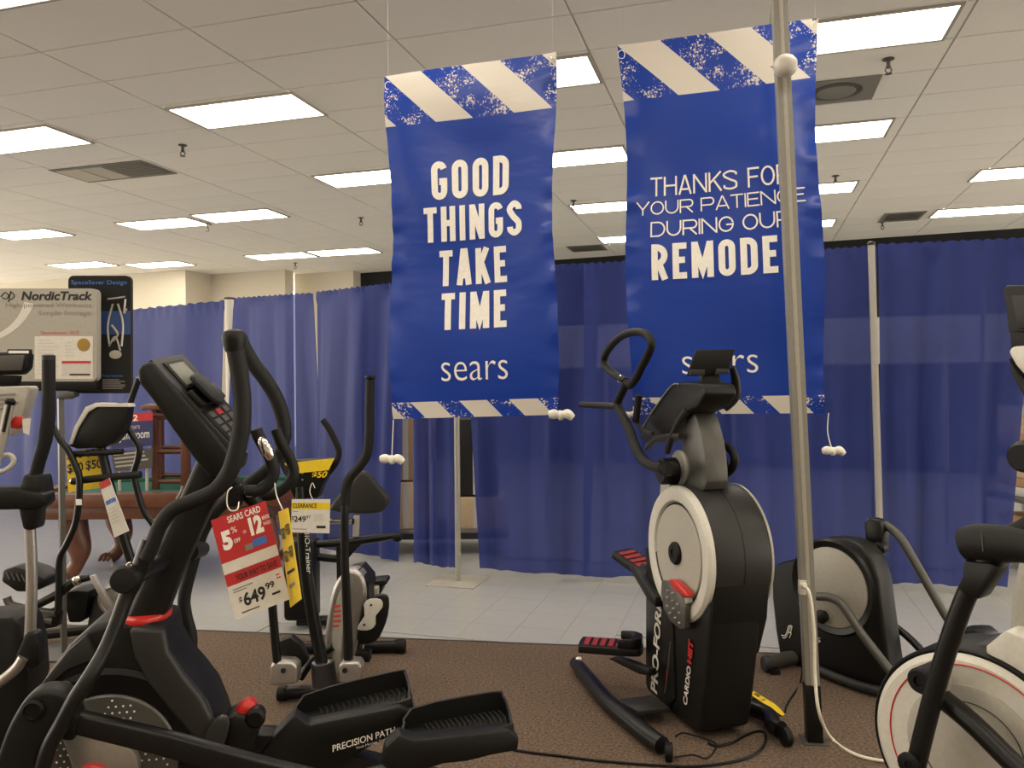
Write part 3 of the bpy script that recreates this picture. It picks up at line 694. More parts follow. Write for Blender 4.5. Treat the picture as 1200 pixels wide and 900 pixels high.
card('keypad', lambda u, v, o=0: fnc(u, v, o+.003), 'deep', con, th=.003, box4=(.60, .08, .98, .92))
for i in range(4):
    for j in range(3): card('key', lambda u, v, o=0: fnc(u, v, o+.006), 'red' if (i, j) == (0, 1) else 'gun', con, th=.003, box4=(.64+i*.083, .16+j*.25, .70+i*.083, .32+j*.25))
q = fnc(.47, .5, .016)
bm = bmesh.new(); prism_bm(bm, [q+uu*a_+n1*b_ for a_, b_ in cr([(-.05, -.10), (-.055, 0), (-.05, .10), (.02, .105), (.045, .06), (.05, 0), (.045, -.06), (.02, -.105)], 3, True)], up1*.014, .005)
link('tablet_ledge', bm, 'rubber', con)
prism('water_pocket', [fnc(u, v, .0) for u, v in ((.40, .1), (.58, .1), (.58, .9), (.40, .9))], up1*.02, 'black', con, bevel=.006)
# moving arms
h = tube('moving_arm', pxs(A, .27, (276, 410), (281, 440), (284, 470), (283, 500), (277, 530), (268, 555), (252, 575), (226, 587), (203, 597), (188, 615), (178, 640), (171, 655)), [.023]*5+[.022, .021, .020, .0195, .019, .019, .019], 'rubber', t, seg=16)
lathe('grip_cap', A(275, 412, .27), A(274, 396, .27)-A(275, 412, .27), [(.0235, 0), (.025, .005), (.030, .03), (.031, .04), (.026, .052), (.012, .058)], 'black', h, 24)
tube('moving_arm', [A(x, y, k) for x, y, k in ((176, 632, .26), (168, 655, .26), (158, 680, .265), (148, 700, .27), (135, 735, .29), (122, 765, .31), (104, 795, .335), (86, 822, .345), (72, 848, .345), (56, 880, .345), (44, 930, .345))], [.022, .022, .021, .0195]+[.0185]*7, 'satin', t, seg=16)
tube('pivot_axle', [A(148, 678, .29), A(160, 673, .25), A(192, 658, .05)], [.026, .026, .022], 'black', t, seg=16)
lathe('pivot_cap', A(148, 677, .275), n1, [(.034, -.02), (.036, .02), (.03, .032), (.01, .035)], 'rubber', t, 20)
bolt(A(152, 662, .29), n1, .008, 'chrome', t)
h = tube('moving_arm', pxs(A, -.27, (284, 404), (296, 425), (311, 445), (323, 465), (331, 488), (333, 508), (330, 525), (318, 545), (298, 562), (274, 580), (252, 600), (238, 622), (230, 645), (224, 665), (216, 700), (218, 722), (224, 748), (221, 775), (215, 800)), [.024]*6+[.020]*13, 'rubber', t, seg=14)
lathe('grip_cap', A(284, 406, -.27), A(278, 394, -.27)-A(284, 406, -.27), [(.024, 0), (.030, .02), (.028, .04), (.01, .045)], 'black', h, 20)
tube('pivot_axle', [A(236, 643, -.30), A(222, 647, -.05)], .026, 'black', t, seg=14)
# fixed pulse handles
for k, pts_, nm in ((.12, ((300, 503), (305, 515), (317, 537), (321, 552), (316, 566), (303, 575), (288, 575)), 1), (-.12, ((323, 503), (330, 520), (341, 540), (344, 556), (335, 570), (318, 580), (296, 580)), 0)):
    g = tube('pulse_handle', pxs(A, k, *pts_), .017, 'rubber', t, seg=14)
    if nm:
        for s_, (x_, y_) in ((1, (311, 526)),):
            bm = bmesh.new(); cc = A(x_, y_, k+.014); bmesh.ops.create_uvsphere(bm, u_segments=14, v_segments=8, radius=1)
            d_ = (A(314, 532, k)-A(307, 518, k)).normalized()
            mt_ = Matrix((e1.cross(V((0, 0, 0))) if 0 else (d_.cross(n1)), d_, n1)).transposed().to_4x4(); mt_.translation = cc
            bmesh.ops.transform(bm, matrix=mt_ @ Matrix.Diagonal((.017, .038, .009, 1)), verts=bm.verts); link('pulse_sensor', bm, 'chrome', g)
tube('handle_stem', pxs(A, 0, (262, 556), (285, 575), (300, 590), (318, 606)), .02, 'black', t, seg=12)
tube('handle_cross_tube', [A(292, 577, .13), A(303, 579, -.13)], .014, 'gun', t, seg=12)
box('handle_clamp', A(275, 580, .05), .04, .07, .06, 'black', t, ex=e1, bevel=.006)
# foot linkage, near side
ext('rear_link_housing', [(-20, 960), (-2, 880), (18, 835), (38, 812), (66, 810), (84, 822), (88, 845), (76, 860), (52, 875), (45, 905), (52, 960)], A, .31, .235, 'black', t, bevel=.014, smooth=3, segs=3)
lathe('link_cap', A(39, 832, .312), n1, [(.026, 0), (.027, .006), (.02, .010), (.017, .004), (.008, .003)], 'deep', t, 24)
ext('foot_link', [(70, 834), (92, 837), (200, 862), (305, 891), (400, 914), (455, 900), (470, 925), (400, 948), (300, 921), (200, 891), (88, 863), (68, 860)], A, .29, .25, 'satin', t, bevel=.010, segs=3)
ext('link_boot', [(66, 822), (84, 818), (92, 840), (86, 870), (66, 868), (58, 845)], A, .30, .24, 'deep', t, bevel=.01)
# tension knob block and paddle
ext('incline_block', [(262, 845), (275, 838), (298, 842), (306, 852), (300, 866), (296, 892), (262, 886)], A, .10, .0, 'black', t, bevel=.008)
k_ = tube('release_knob', pxs(A, .06, (281, 842), (286, 834), (292, 826), (297, 820)), [.018, .025, .024, .014], 'red', t, seg=16); k_['label'] = 'bright red knob'
lathe('knob_boss', A(299, 842, .10), n1, [(.026, -.04), (.028, 0), (.02, .008), (.006, .008)], 'deep', t, 20)
ext('paddle_guard', [(238, 885), (240, 862), (250, 846), (262, 841), (268, 850), (262, 875), (256, 890)], A, .14, .11, 'dark', t, bevel=.008, smooth=3)
ext('centre_rail', [(262, 862), (320, 862), (560, 925), (560, 945), (262, 905)], A, .03, -.05, 'black', t, bevel=.006)
# base to the floor, out of the frame
for k in (.04, -.04): pass
ext('base_rail', [(-40, 985), (560, 935), (560, 960), (-40, 1020)], A, .05, -.05, 'black', t, bevel=.01)
for px_, nm in ((80, 'front_stabilizer'), (545, 'rear_stabilizer')):
    c0, c1 = A(px_, 960, .3), A(px_, 960, -.3); z0 = A(px_, 965, 0).z
    tube(nm, [V((c0.x, c0.y, .035)), V((c1.x, c1.y, .035))], .033, 'satin', t, seg=12)
    m_ = (c0+c1)/2; prism(nm+'_leg', [V((m_.x-.04, m_.y-.03, .05)), V((m_.x+.04, m_.y-.03, .05)), V((m_.x+.04, m_.y+.03, .05)), V((m_.x-.04, m_.y+.03, .05))], V((0, 0, z0-.05)), 'black', t, bevel=.004)
# pedals
def pedal(parent, pl, k0, k1, outer, inner_top, floor_, nose, m='black'):
    pass
def tray(pl, kn, kf, near, far, lip, nm='foot_pedal', parent=None, wallh=0, ribs=14):
    """near: px polygon of near wall (on plane kn, extruded 15 mm); far: px polyline pair; floor between"""
    p_ = ext(nm, near, pl, kn, kn-.022, 'black', parent, bevel=.006, segs=2)
    ext('far_wall', far, pl, kf, kf-.018, 'black', p_, bevel=.006)
    return p_
# pedal one (left, lettered)
def pedal_box(pl, k, w_, B, wall_n, wall_f, nm, par):
    """B = (front px, rear px) bottom line at near plane k; w_ width away from the viewer; walls heights in m"""
    a_, b_ = pl(*B[0], k), pl(*B[1], k); ax = (b_-a_).normalized(); up = ax.cross(pl.n); up = up if up.z > 0 else -up; L = (b_-a_).length; bk = -pl.n
    pt = lambda x, y, z: a_+ax*x*L+bk*y*w_+up*z
    root = None
    # deck: rounded plan, ribbed
    plan = cr([(0, .12), (-.03, .5), (0, .88), (.08, .99), (.9, 1), (.985, .85), (1.0, .5), (.985, .15), (.9, 0), (.08, .01)], 3, True)
    root = prism(nm, [pt(x, y, 0) for x, y in plan], up*.03, 'black', par, bevel=.006)
    # rim wall, following the plan
    bm = bmesh.new(); n_ = len(plan); lo = []; 
    cx, cy = .48, .5
    for x, y in plan:
        hgt = wall_n*(1-y)+wall_f*y; hgt *= (1 if x > .1 else .62+.38*max(0, x)/.1)
        ix, iy = cx+(x-cx)*.955, cy+(y-cy)*.86
        lo.append([bm.verts.new(pt(x, y, .0)), bm.verts.new(pt(x, y, hgt*.93)), bm.verts.new(pt(x*.995+cx*.005, y*.98+.01, hgt)), bm.verts.new(pt(ix, iy, hgt)), bm.verts.new(pt(ix, iy, .025))])
    for i in range(n_):
        a2, b2 = lo[i], lo[(i+1) % n_]
        for j in range(4): bm.faces.new((a2[j], a2[j+1], b2[j+1], b2[j]))
    link('rim', bm, 'black', root, sharp=50)
    bm = bmesh.new()
    for i in range(16):                                                # curved tread ridges
        x = .18+i*.048
        cv = [pt(x+.05*math.sin(math.pi*y)-.0, y, .034) for y in (.14, .26, .38, .5, .62, .74, .86)]
        tube_bm(bm, cv, .0025, seg=5, smooth=1)
    o = link('tread_ridges', bm, 'dark', root); o['kind'] = 'stuff'
    return root, pt, L
pr, pt1, Lp = pedal_box(A, .02, .165, ((345, 872), (487, 836)), .045, .085, 'foot_pedal', t)
ext('pedal_arm', [(292, 902), (322, 862), (345, 838), (362, 850), (470, 828), (487, 836), (488, 856), (470, 864), (440, 872), (400, 896), (380, 940), (280, 940)], A, .045, -.02, 'black', pr, bevel=.008)
fnp = quadfn(A(376, 876, .046), A(470, 848, .046), A(474, 861, .046), A(380, 890, .046), n1)
text('PRECISION PATH', fnp, (.12, .08, .92, .62), 'wink', pr, bold=.012, shear=.25)
text('Foot Motion Technology', fnp, (.40, .76, .92, 1.02), 'wink', pr, shear=.2)
tube('pedal_neck', [A(345, 872, -.06), A(310, 895, -.10), A(230, 915, -.12)], .03, 'black', pr, seg=10)
pr, pt2, Lp = pedal_box(A, .24, .165, ((478, 892), (606, 868)), .045, .085, 'foot_pedal', t)
ext('pedal_arm', [(447, 900), (452, 876), (468, 862), (486, 868), (598, 856), (609, 866), (607, 880), (575, 886), (548, 893), (520, 896), (490, 905), (470, 925), (448, 925)], A, .265, .20, 'black', pr, bevel=.008)

# price tags hanging on M1
def hangtag(px4, d4, m, label, th=.002):
    q = [P(x, y, d) for (x, y), d in zip(px4, d4)]
    at((q[0]+q[1])/2); fn = quadfn(*q); o = card('price_tag', fn, m, None, th); tag(o, label, 'price tag'); return o, fn
t1, fq = hangtag(((247, 610), (311, 587), (340, 702), (276, 727)), (1.92, 1.94, 1.94, 1.92), 'rpaper', 'red and white price tag reading $649.99 hanging off the front left elliptical')
patch('white_band', fq, (0, .44, 1, .55), 'paper', t1); patch('lower_panel', fq, (0, .67, 1, 1), 'paper', t1)
text('SEARS CARD', fq, (.28, .02, .88, .085), 'wink', t1, bold=.02); text('5', fq, (.10, .14, .28, .33), 'wink', t1, bold=.06)
text('%', fq, (.3, .13, .40, .19), 'wink', t1); text('OFF', fq, (.3, .25, .42, .29), 'wink', t1, bold=.02); text('OR', fq, (.49, .20, .55, .23), 'wink', t1)
text('12', fq, (.62, .10, .86, .28), 'wink', t1, bold=.06); text('MONTHS', fq, (.87, .13, 1.0, .17), 'wink', t1, bold=.02); text('FINANCING', fq, (.87, .19, 1.0, .225), 'wink', t1)
patch('card_picture', fq, (.46, .34, .60, .40), 'gink', t1); patch('card_picture', fq, (.61, .32, .86, .39), 'bink', t1)
text('YOUR WAY TO SAVE', fq, (.18, .585, .93, .645), 'ink', t1, bold=.02); text('$', fq, (.14, .80, .20, .87), 'ink', t1, bold=.03)
text('649', fq, (.22, .775, .62, .91), 'ink', t1, bold=.03); text('99', fq, (.64, .765, .80, .83), 'ink', t1, bold=.03)
greek(fq, (.08, .71, .45, .76), 2, 'gink', t1); greek(fq, (.14, .95, .62, .975), 1, 'ink', t1); greek(fq, (.86, .72, .96, .78), 2, 'rink', t1); greek(fq, (.72, .88, .95, .93), 1, 'ink', t1)
tube('hook', [P(272, 571, 1.93), P(267, 576, 1.92), P(266, 590, 1.92), P(270, 598, 1.92), P(278, 597, 1.92), P(280, 588, 1.93)], .0016, 'rope', t1, seg=6)
t2, fq = hangtag(((326, 600), (337, 595), (353, 702), (340, 712)), (2.0, 1.85, 1.85, 2.0), 'yellow', 'narrow yellow $50 sale tag seen edge-on beside the $649.99 tag')
for i, (v0, v1) in enumerate(((.18, .32), (.42, .56))): text('$50', fq, (.06, v0, .46, v1), 'ink', t2, bold=.03); text('$50', fq, (.54, v0-.02, .95, v1-.02), 'ink', t2, bold=.03)
greek(fq, (.15, .64, .85, .70), 1, 'ink', t2); greek(fq, (.2, .78, .8, .86), 1, 'gink', t2)
tube('hook', [P(322, 566, 1.95), P(324, 580, 1.95), P(331, 597, 1.93)], .0015, 'rope', t2, seg=6)
t3, fq = hangtag(((342, 585), (387, 585), (386, 625), (341, 624)), (3.6, 3.6, 3.6, 3.6), 'paper', 'yellow topped CLEARANCE tag hanging on the silver elliptical')
patch('yellow_band', fq, (0, .10, 1, .30), 'yellow', t3); text('CLEARANCE', fq, (.03, .12, .66, .26), 'ink', t3, bold=.02)
text('$', fq, (.01, .50, .07, .64), 'ink', t3); text('249', fq, (.07, .50, .38, .68), 'ink', t3, bold=.02); text('97', fq, (.39, .48, .50, .57), 'ink', t3)
greek(fq, (.04, .36, .22, .40), 1, 'gink', t3); greek(fq, (.58, .44, .9, .66), 5, 'pink', t3); patch('barcode', fq, (.66, .78, .9, .86), 'ink', t3); greek(fq, (.05, .88, .5, .93), 1, 'gink', t3)
tube('hook', [P(367, 586, 3.6), P(363, 576, 3.62), P(366, 566, 3.68), P(369, 572, 3.62)], .0016, 'rope', t3, seg=6)

# ================= M2: silver elliptical with two upright arms =================
d = 3.75
b0 = F(385, 812)
t = thing('elliptical_trainer', 'slim silver and black elliptical with clearance tag, on the carpet edge', 'elliptical trainer', (b0.x, b0.y, 0))
B2 = Pl((b0.x, 3.75), (0, -1))
tube('mast', pxs(B2, .05, (352, 570), (354, 610), (358, 660), (364, 705), (371, 745), (377, 775)), [.024, .026, .028, .029, .029, .029], 'satin', t, seg=14, flat=1.1)
fnm = quadfn(B2(356, 622, .085), B2(363, 622, .085), B2(366, 672, .085), B2(359, 672, .085), B2.n)
text('BIO-Trainer', lambda u, v, o=0: fnm(1-v, u, o), (.0, .1, 1, .9), 'wink', t)
lathe('mast_socket', B2(381, 805, .05), B2(378, 774, .05)-B2(381, 805, .05), [(.062, 0), (.064, .008), (.058, .012), (.054, .115), (.05, .118), (.032, .12)], 'dark', t, 24)
lathe('socket_ring', B2(378, 776, .05), B2(378, 774, .05)-B2(381, 805, .05), [(.05, 0), (.05, .006), (.03, .007)], 'chrome', t, 24)
st = tube('front_stabilizer', [F(332, 821)+V((0, 0, .035)), F(380, 818)+V((0, 0, .035)), F(428, 815)+V((0, 0, .035))], .030, 'satin', t, seg=14)
for x in (331, 430): 
    c = F(x, 821 if x < 400 else 815)+V((0, 0, .035)); lathe('end_cap', c-V((.02, 0, 0)), (1, 0, 0), [(.034, 0), (.036, .01), (.036, .03), (.034, .04)], 'deep', st, 20)
patch('warning_sticker', quadfn(B2(371, 808, .12), B2(380, 808, .12), B2(380, 815, .12), B2(371, 815, .12)), (0, 0, 1, 1), 'rink', t)
tube('moving_arm', pxs(B2, .12, (316, 640), (317, 680), (320, 720), (323, 755), (326, 786)), .020, 'satin', t, seg=12)
ar = tube('moving_arm', pxs(B2, .10, (434, 446), (433, 480), (433, 505), (430, 532), (421, 547), (410, 560), (405, 575), (404, 592)), .0215, 'rubber', t, seg=14)
lathe('grip_cap', B2(434, 450, .10), (0, 0, 1), [(.018, 0), (.018, .02), (.025, .028), (.025, .038)], 'black', ar, 20)
tube('moving_arm', pxs(B2, .10, (404, 592), (404, 605), (404, 650), (406, 700), (408, 750), (408, 792)), [.016, .018, .019, .021, .022, .022], 'satin', t, seg=12)
tube('fixed_handle', pxs(B2, .02, (378, 492), (384, 500), (392, 515), (397, 530), (392, 545), (380, 557), (364, 563)), .015, 'rubber', t, seg=12)
tube('fixed_handle', pxs(B2, .02, (322, 503), (326, 522), (330, 540), (338, 556), (350, 564)), .015, 'rubber', t, seg=12)
cn = ext('console', [(332, 545), (341, 540), (389, 538), (386, 553), (376, 572), (372, 584), (344, 584), (336, 566)], B2, .06, -.03, 'deep', t, bevel=.01)
fnq = quadfn(B2(333, 543, .075), B2(392, 537, .075), B2(385, 551, .075), B2(345, 555, .075), V((0, -1, 0)))
y_ = card('sale_card', fnq, 'yellow', cn, th=.003); text('$50', quadfn(B2(366, 553, .066), B2(385, 552, .066), B2(381, 561, .066), B2(366, 561, .066), V((0, -1, 0))), (0, 0, 1, 1), 'yellow', y_, bold=.03)
for k in (-1, 1): bolt(B2(355+k*0, 558+k*4, .063), B2.n, .006, 'chrome', t)
for x, y, mm in ((336, 790, 'silver'), (408, 790, 'silver')):
    ft = ext('foot_joint', [(x-20, y-9), (x-16, y-15), (x+6, y-14), (x+12, y-9), (x+12, y+12), (x-20, y+14)] if x < 400 else [(x-12, y-9), (x-8, y-14), (x+12, y-14), (x+16, y-8), (x+12, y+12), (x-10, y+11)], B2, .14, .05, mm, t, bevel=.014, segs=3)
    tube('joint_pin', [B2(x-4, y-4, .15), B2(x-4, y-4, .13)], .012, 'deep', ft, seg=10)
# flywheel body
bd = ext('flywheel_cover', [(384, 800), (381, 770), (381, 740), (386, 705), (392, 685), (402, 672), (414, 668), (424, 674), (429, 690), (428, 715), (421, 745), (414, 775), (404, 802)], B2, -.08, -.20, 'silver', t, bevel=.02, smooth=3, segs=3)
ext('cover_rim', [(404, 672), (420, 668), (432, 682), (432, 712), (424, 745), (416, 775), (422, 742), (426, 715), (425, 690), (418, 676)], B2, -.10, -.30, 'black', bd, bevel=.006)
pts_ = cr([(391, 786), (389, 750), (392, 715), (398, 694), (404, 690), (404, 715), (400, 750), (398, 786)], 3, True)
ext('cover_panel', pts_, B2, -.06, -.085, 'lgrey', bd, bevel=.006); greek(quadfn(B2(391, 710, -.058), B2(401, 708, -.058), B2(400, 738, -.058), B2(390, 738, -.058)), (0, 0, 1, 1), 5, 'rink', bd)
ext('left_link', [(327, 752), (340, 747), (352, 756), (360, 776), (352, 785), (340, 778), (337, 795), (328, 793)], B2, .04, -.02, 'black', t, bevel=.006)
tube('link_bar', pxs(B2, -.06, (352, 795), (366, 775), (390, 758)), .018, 'satin', t, seg=10)
pl1 = ext('foot_pedal', [(418, 748), (424, 712), (434, 701), (448, 697), (455, 702), (454, 722), (448, 740), (440, 752), (424, 756)], B2, -.04, -.075, 'black', t, bevel=.01, smooth=2)
ext('foot_pad', [(418, 736), (427, 722), (426, 708), (434, 702), (446, 703), (448, 712), (440, 722), (440, 732), (434, 738), (424, 739)], B2, -.03, -.042, 'white', pl1, bevel=.003, smooth=2)
for x, y in ((435, 709), (427, 732)): bolt(B2(x, y, -.028), B2.n, .005, 'deep', pl1)
pl2 = ext('foot_pedal', [(424, 682), (452, 680), (454, 684), (448, 688), (446, 697), (436, 697), (434, 688), (424, 688)], B2, -.30, -.42, 'black', t, bevel=.006)
box('pedal_block', B2(438, 692, -.28), .05, .05, .045, 'lgrey', pl2, bevel=.006)
c0, c1 = P(404, 752, 4.35), P(466, 752, 4.35); 
tube('rear_stabilizer', [V((c0.x-.3, 4.45, .034)), V((c1.x, 4.45, .034))], .033, 'satin', t, seg=14)
lathe('end_cap', V((c1.x-.03, 4.45, .034)), (1, 0, 0), [(.036, 0), (.04, .01), (.04, .05), (.034, .06)], 'deep', t, 20)
prism('rear_rail', [V((b0.x-.03, 3.8, .04)), V((b0.x+.03, 3.8, .04)), V((b0.x+.07, 4.44, .05)), V((b0.x+.01, 4.44, .05))], V((0, 0, .05)), 'black', t, bevel=.004)
box('wheel_bracket', V((c0.x+.08, 4.3, .10)), .06, .08, .07, 'lgrey', t, bevel=.006)
box('pedal_crank', B2(426, 768, -.02), .07, .06, .05, 'deep', t, bevel=.008)

# ================= M4: recumbent bike behind it =================
b0 = V((-1.0, 4.95, 0))
t = thing('recumbent_bike', 'exercise bike with a large black backrest, behind the silver elliptical', 'exercise bike', b0)
B4 = Pl((-1.0, 4.95), (0, -1))
ext('backrest', [(384, 598), (392, 585), (405, 572), (418, 556), (425, 551), (432, 556), (446, 573), (456, 584), (455, 593), (447, 601), (432, 603), (400, 602)], B4, .05, -.03, 'dark', t, bevel=.024, segs=4)
tube('seat_rail', pxs(B4, 0, (366, 638), (400, 636), (440, 631), (462, 628)), [.022, .026, .026, .018], 'satin', t, seg=12)
lathe('rail_knob', B4(466, 632, .0)-V((0, 0, .01)), (0, -.2, 1), [(.02, 0), (.03, .01), (.032, .04), (.02, .05)], 'deep', t, 16)
tube('grab_tube', pxs(B4, .06, (384, 611), (412, 611)), .016, 'chrome', t, seg=10, smooth=0); bolt(B4(413, 611, .06), (1, 0, 0), .02, 'deep', t)
ext('back_plate', [(414, 604), (421, 604), (420, 629), (413, 629)], B4, .03, .0, 'lgrey', t, bevel=.003)
ext('under_seat_bracket', [(396, 640), (425, 636), (412, 650), (402, 662), (396, 656)], B4, .02, -.02, 'black', t, bevel=.004)
tube('support_post', [B4(399, 640, 0), V((B4(400, 640, 0).x, 4.95, .05))], .028, 'satin', t, seg=12)
tube('floor_bar', [V((-1.35, 4.95, .035)), V((-.95, 4.95, .035))], .033, 'satin', t, seg=12)
box('drive_housing', V((-1.32, 4.95, .30)), .20, .16, .5, 'black', t, bevel=.03)
tube('connecting_rail', [V((-1.35, 4.95, .45)), V((-1.1, 4.95, .42)), B4(396, 650, 0)], .025, 'satin', t, seg=10)

# ================= M5: incline trainer with big round drum =================
C5 = Pl((.731, 3.45), (-.966, -.259)); n5 = C5.n; f5 = V((.259, -.966, 0)); s5 = -n5
O = V((.731, 3.45, 0)); L5 = lambda f, s, z: O+f5*f+s5*s+V((0, 0, z))
t = thing('elliptical_trainer', 'tall black incline trainer with big round silver drum, standing in the middle', 'elliptical trainer', (O.x, O.y, 0))
zc = C5(797, 648, 0).z; cx = (C5(797, 648, 0)-O).dot(f5); RD = .293
# tower body: side profile (f, z) extruded across
def prof5(nm, pts_, s0, s1, m, bevel=.02, par=None, segs=3, sm=0):
    if sm: pts_ = cr(pts_, sm, True)
    return prism(nm, [L5(f, s0, z) for f, z in pts_], s5*(s1-s0), m, par or t, bevel, segs)
prof5('tower', [(-.34, .05), (-.28, .02), (.10, .02), (.155, .05), (.20, .25), (.245, .5), (.25, .62), (-.10, .62), (-.33, .60)], .0, .235, 'black', .022)
dr = prof5('drum', [(cx+RD*math.cos(a*math.pi/32), zc+RD*math.sin(a*math.pi/32)) for a in range(64)], .004, .27, 'dark', .016); 
for s_ in (.14,): lathe('drum_seam', L5(cx, s_, zc), s5, [(RD+.0008, 0), (RD+.0008, .003)], 'deep', dr, 64)
prof5('tower_nose', [(cx+.05, .30), (cx+.20, .36), (cx+.262, .52), (cx+.285, zc-.05), (cx+.1, zc)], .01, .262, 'black', .01)
cf = L5(cx, 0, zc)
lathe('silver_ring', cf, n5, [(RD, -.01), (RD, .008), (RD*.96, .02), (RD*.88, .024), (RD*.78, .016), (RD*.745, .0), (RD*.745, -.01)], 'white', dr, 72)
lathe('drum_groove', cf, n5, [(RD*.75, .0), (RD*.75, .003), (RD*.70, .003)], 'deep', dr, 64)
lathe('drum_face', cf, n5, [(RD*.715, 0), (RD*.715, .010), (RD*.70, .014), (RD*.2, .018), (0, .018)], 'lgrey', dr, 64)
h = lathe('drum_hub', cf+n5*.018+V((0, 0, .0)), n5, [(.050, 0), (.050, .01), (.042, .018), (.02, .018), (.018, .012)], 'deep', dr, 32)
lathe('silver_ring', L5(cx, .27, zc), s5, [(RD*.7, -.01), (RD, -.004), (RD, .006), (RD*.7, .01)], 'lgrey', dr, 72)
# crank cover with red bar
ck = ext('crank_cover', [(775, 680), (784, 681), (800, 700), (803, 712), (802, 737), (797, 738), (785, 728), (777, 712), (774, 695)], C5, .05, .024, 'gun', t, bevel=.006)
ext('red_grip', [(783, 679), (789, 679), (803, 693), (806, 699), (801, 700), (787, 689)], C5, .058, .026, 'red', ck, bevel=.005)
ext('grip_step', [(797, 701), (806, 700), (807, 706), (800, 710)], C5, .045, .024, 'lgrey', ck, bevel=.003)
for i, (x, y) in enumerate(((783, 692), (789, 695), (783, 700), (789, 704), (795, 708), (783, 710), (790, 713), (797, 718), (786, 718), (792, 724), (797, 730))): bolt(C5(x, y, .050), n5, .0045, 'lgrey', ck, 'rivet')
# mast with curved profile
P5 = lambda px, py, k: C5(px, py, k)
ms = ext('mast', cr([(806, 486), (813, 484), (821, 508), (826, 540), (825, 574), (797, 575), (797, 545), (800, 515)], 3, True), C5, -.06, -.165, 'gun', t, bevel=.006)
mf = ext('mast_face', [(815, 488), (821, 508), (826, 540), (825, 572), (824, 572), (825, 540), (820, 508), (814, 488)], C5, -.065, -.16, 'grey', ms)
lathe('pivot_boss', C5(786, 552, -.02), n5, [(.062, -.10), (.062, .0), (.055, .02), (.06, .02), (.06, .045), (.05, .052)], 'deep', t, 28)
lathe('pivot_ring', C5(796, 548, -.05), n5, [(.078, -.03), (.08, 0), (.07, .01)], 'grey', t, 32)
lathe('pivot_boss', C5(832, 548, -.17), s5, [(.062, 0), (.062, .06), (.05, .07)], 'deep', t, 28)
prof5('rear_cover', [(cx-.30, zc+.12), (cx-.20, zc+.27), (cx-.12, zc+.36), (cx-.16, zc+.40), (cx-.28, zc+.38), (cx-.31, zc+.2)], .05, .22, 'lgrey', .01)
# console
co = ext('console', [(748, 513), (752, 500), (766, 478), (785, 452), (793, 448), (812, 447), (824, 450), (827, 462), (818, 478), (800, 486), (790, 500), (776, 515), (762, 520)], C5, -.02, -.17, 'black', t, bevel=.016, segs=3)
tube('console_trim', pxs(C5, .0-.018, (752, 503), (766, 480), (786, 453), (795, 450)), .004, 'grey', co, seg=6)
tube('console_stay', pxs(C5, -.03, (806, 480), (797, 492), (788, 510), (782, 530)), .016, 'dark', co, seg=10)
tube('console_stay', pxs(C5, -.03, (758, 525), (770, 514), (785, 511), (798, 511)), .014, 'dark', co, seg=10)
tube('console_stay', [C5(804, 480, -.03), C5(815, 480, -.17)], .014, 'dark', co, seg=10)
st = facing([(824, 434), (842, 434), (847, 455), (820, 455)], 3.45, .05, 'dark', 'tablet_stand', co, bevel=.005)
tb_ = facing([(805, 441), (816, 410), (862, 409), (853, 438)], 3.42, .022, 'deep', 'tablet_holder', co, bevel=.006)
facing([(808, 440), (826, 440), (826, 433), (810, 433)], 3.40, .02, 'dark', 'holder_lip', tb_, bevel=.003); facing([(838, 439), (854, 438), (854, 432), (840, 432)], 3.40, .02, 'dark', 'holder_lip', tb_, bevel=.003)
tube('holder_hinge', [P(858, 430, 3.48), P(862, 446, 3.50), P(860, 464, 3.52), P(848, 478, 3.52)], [.014, .020, .028, .022], 'black', co, seg=12)
# moving arms with loop grips
K = .10
lp = [(733, 447), (718, 437), (709, 428), (709, 417), (718, 403), (730, 393), (744, 389), (756, 391), (763, 400), (761, 412), (753, 428), (745, 444), (738, 452)]
ar = tube('moving_arm', pxs(C5, K, (735, 448), (728, 462), (724, 474), (731, 490), (738, 505), (744, 522), (752, 537), (764, 546), (780, 549)), [.019, .02, .021]+[.0225]*6, 'rubber', t, seg=16)
tube('loop_grip', pxs(C5, K, *lp), .019, 'rubber', ar, seg=14)
tube('side_grip', pxs(C5, K, (681, 474), (700, 475), (722, 476)), [.016, .017, .016], 'rubber', ar, seg=12)
tube('arm_link', [C5(780, 549, K), C5(790, 550, -.03)], .032, 'deep', ar, seg=14)
tube('wire_clip', pxs(C5, K+.02, (730, 449), (724, 447), (727, 440)), .002, 'chrome', ar, seg=6)
tube('fixed_grip', pxs(C5, .05, (749, 463), (747, 478), (745, 494)), .017, 'rubber', t, seg=12)
tube('fixed_grip', pxs(C5, .04, (745, 494), (755, 505), (765, 508)), .010, 'dark', t, seg=8)
tube('moving_arm', pxs(C5, -.24, (846, 520), (856, 527), (861, 537), (858, 549), (850, 556)), .018, 'rubber', t, seg=12)
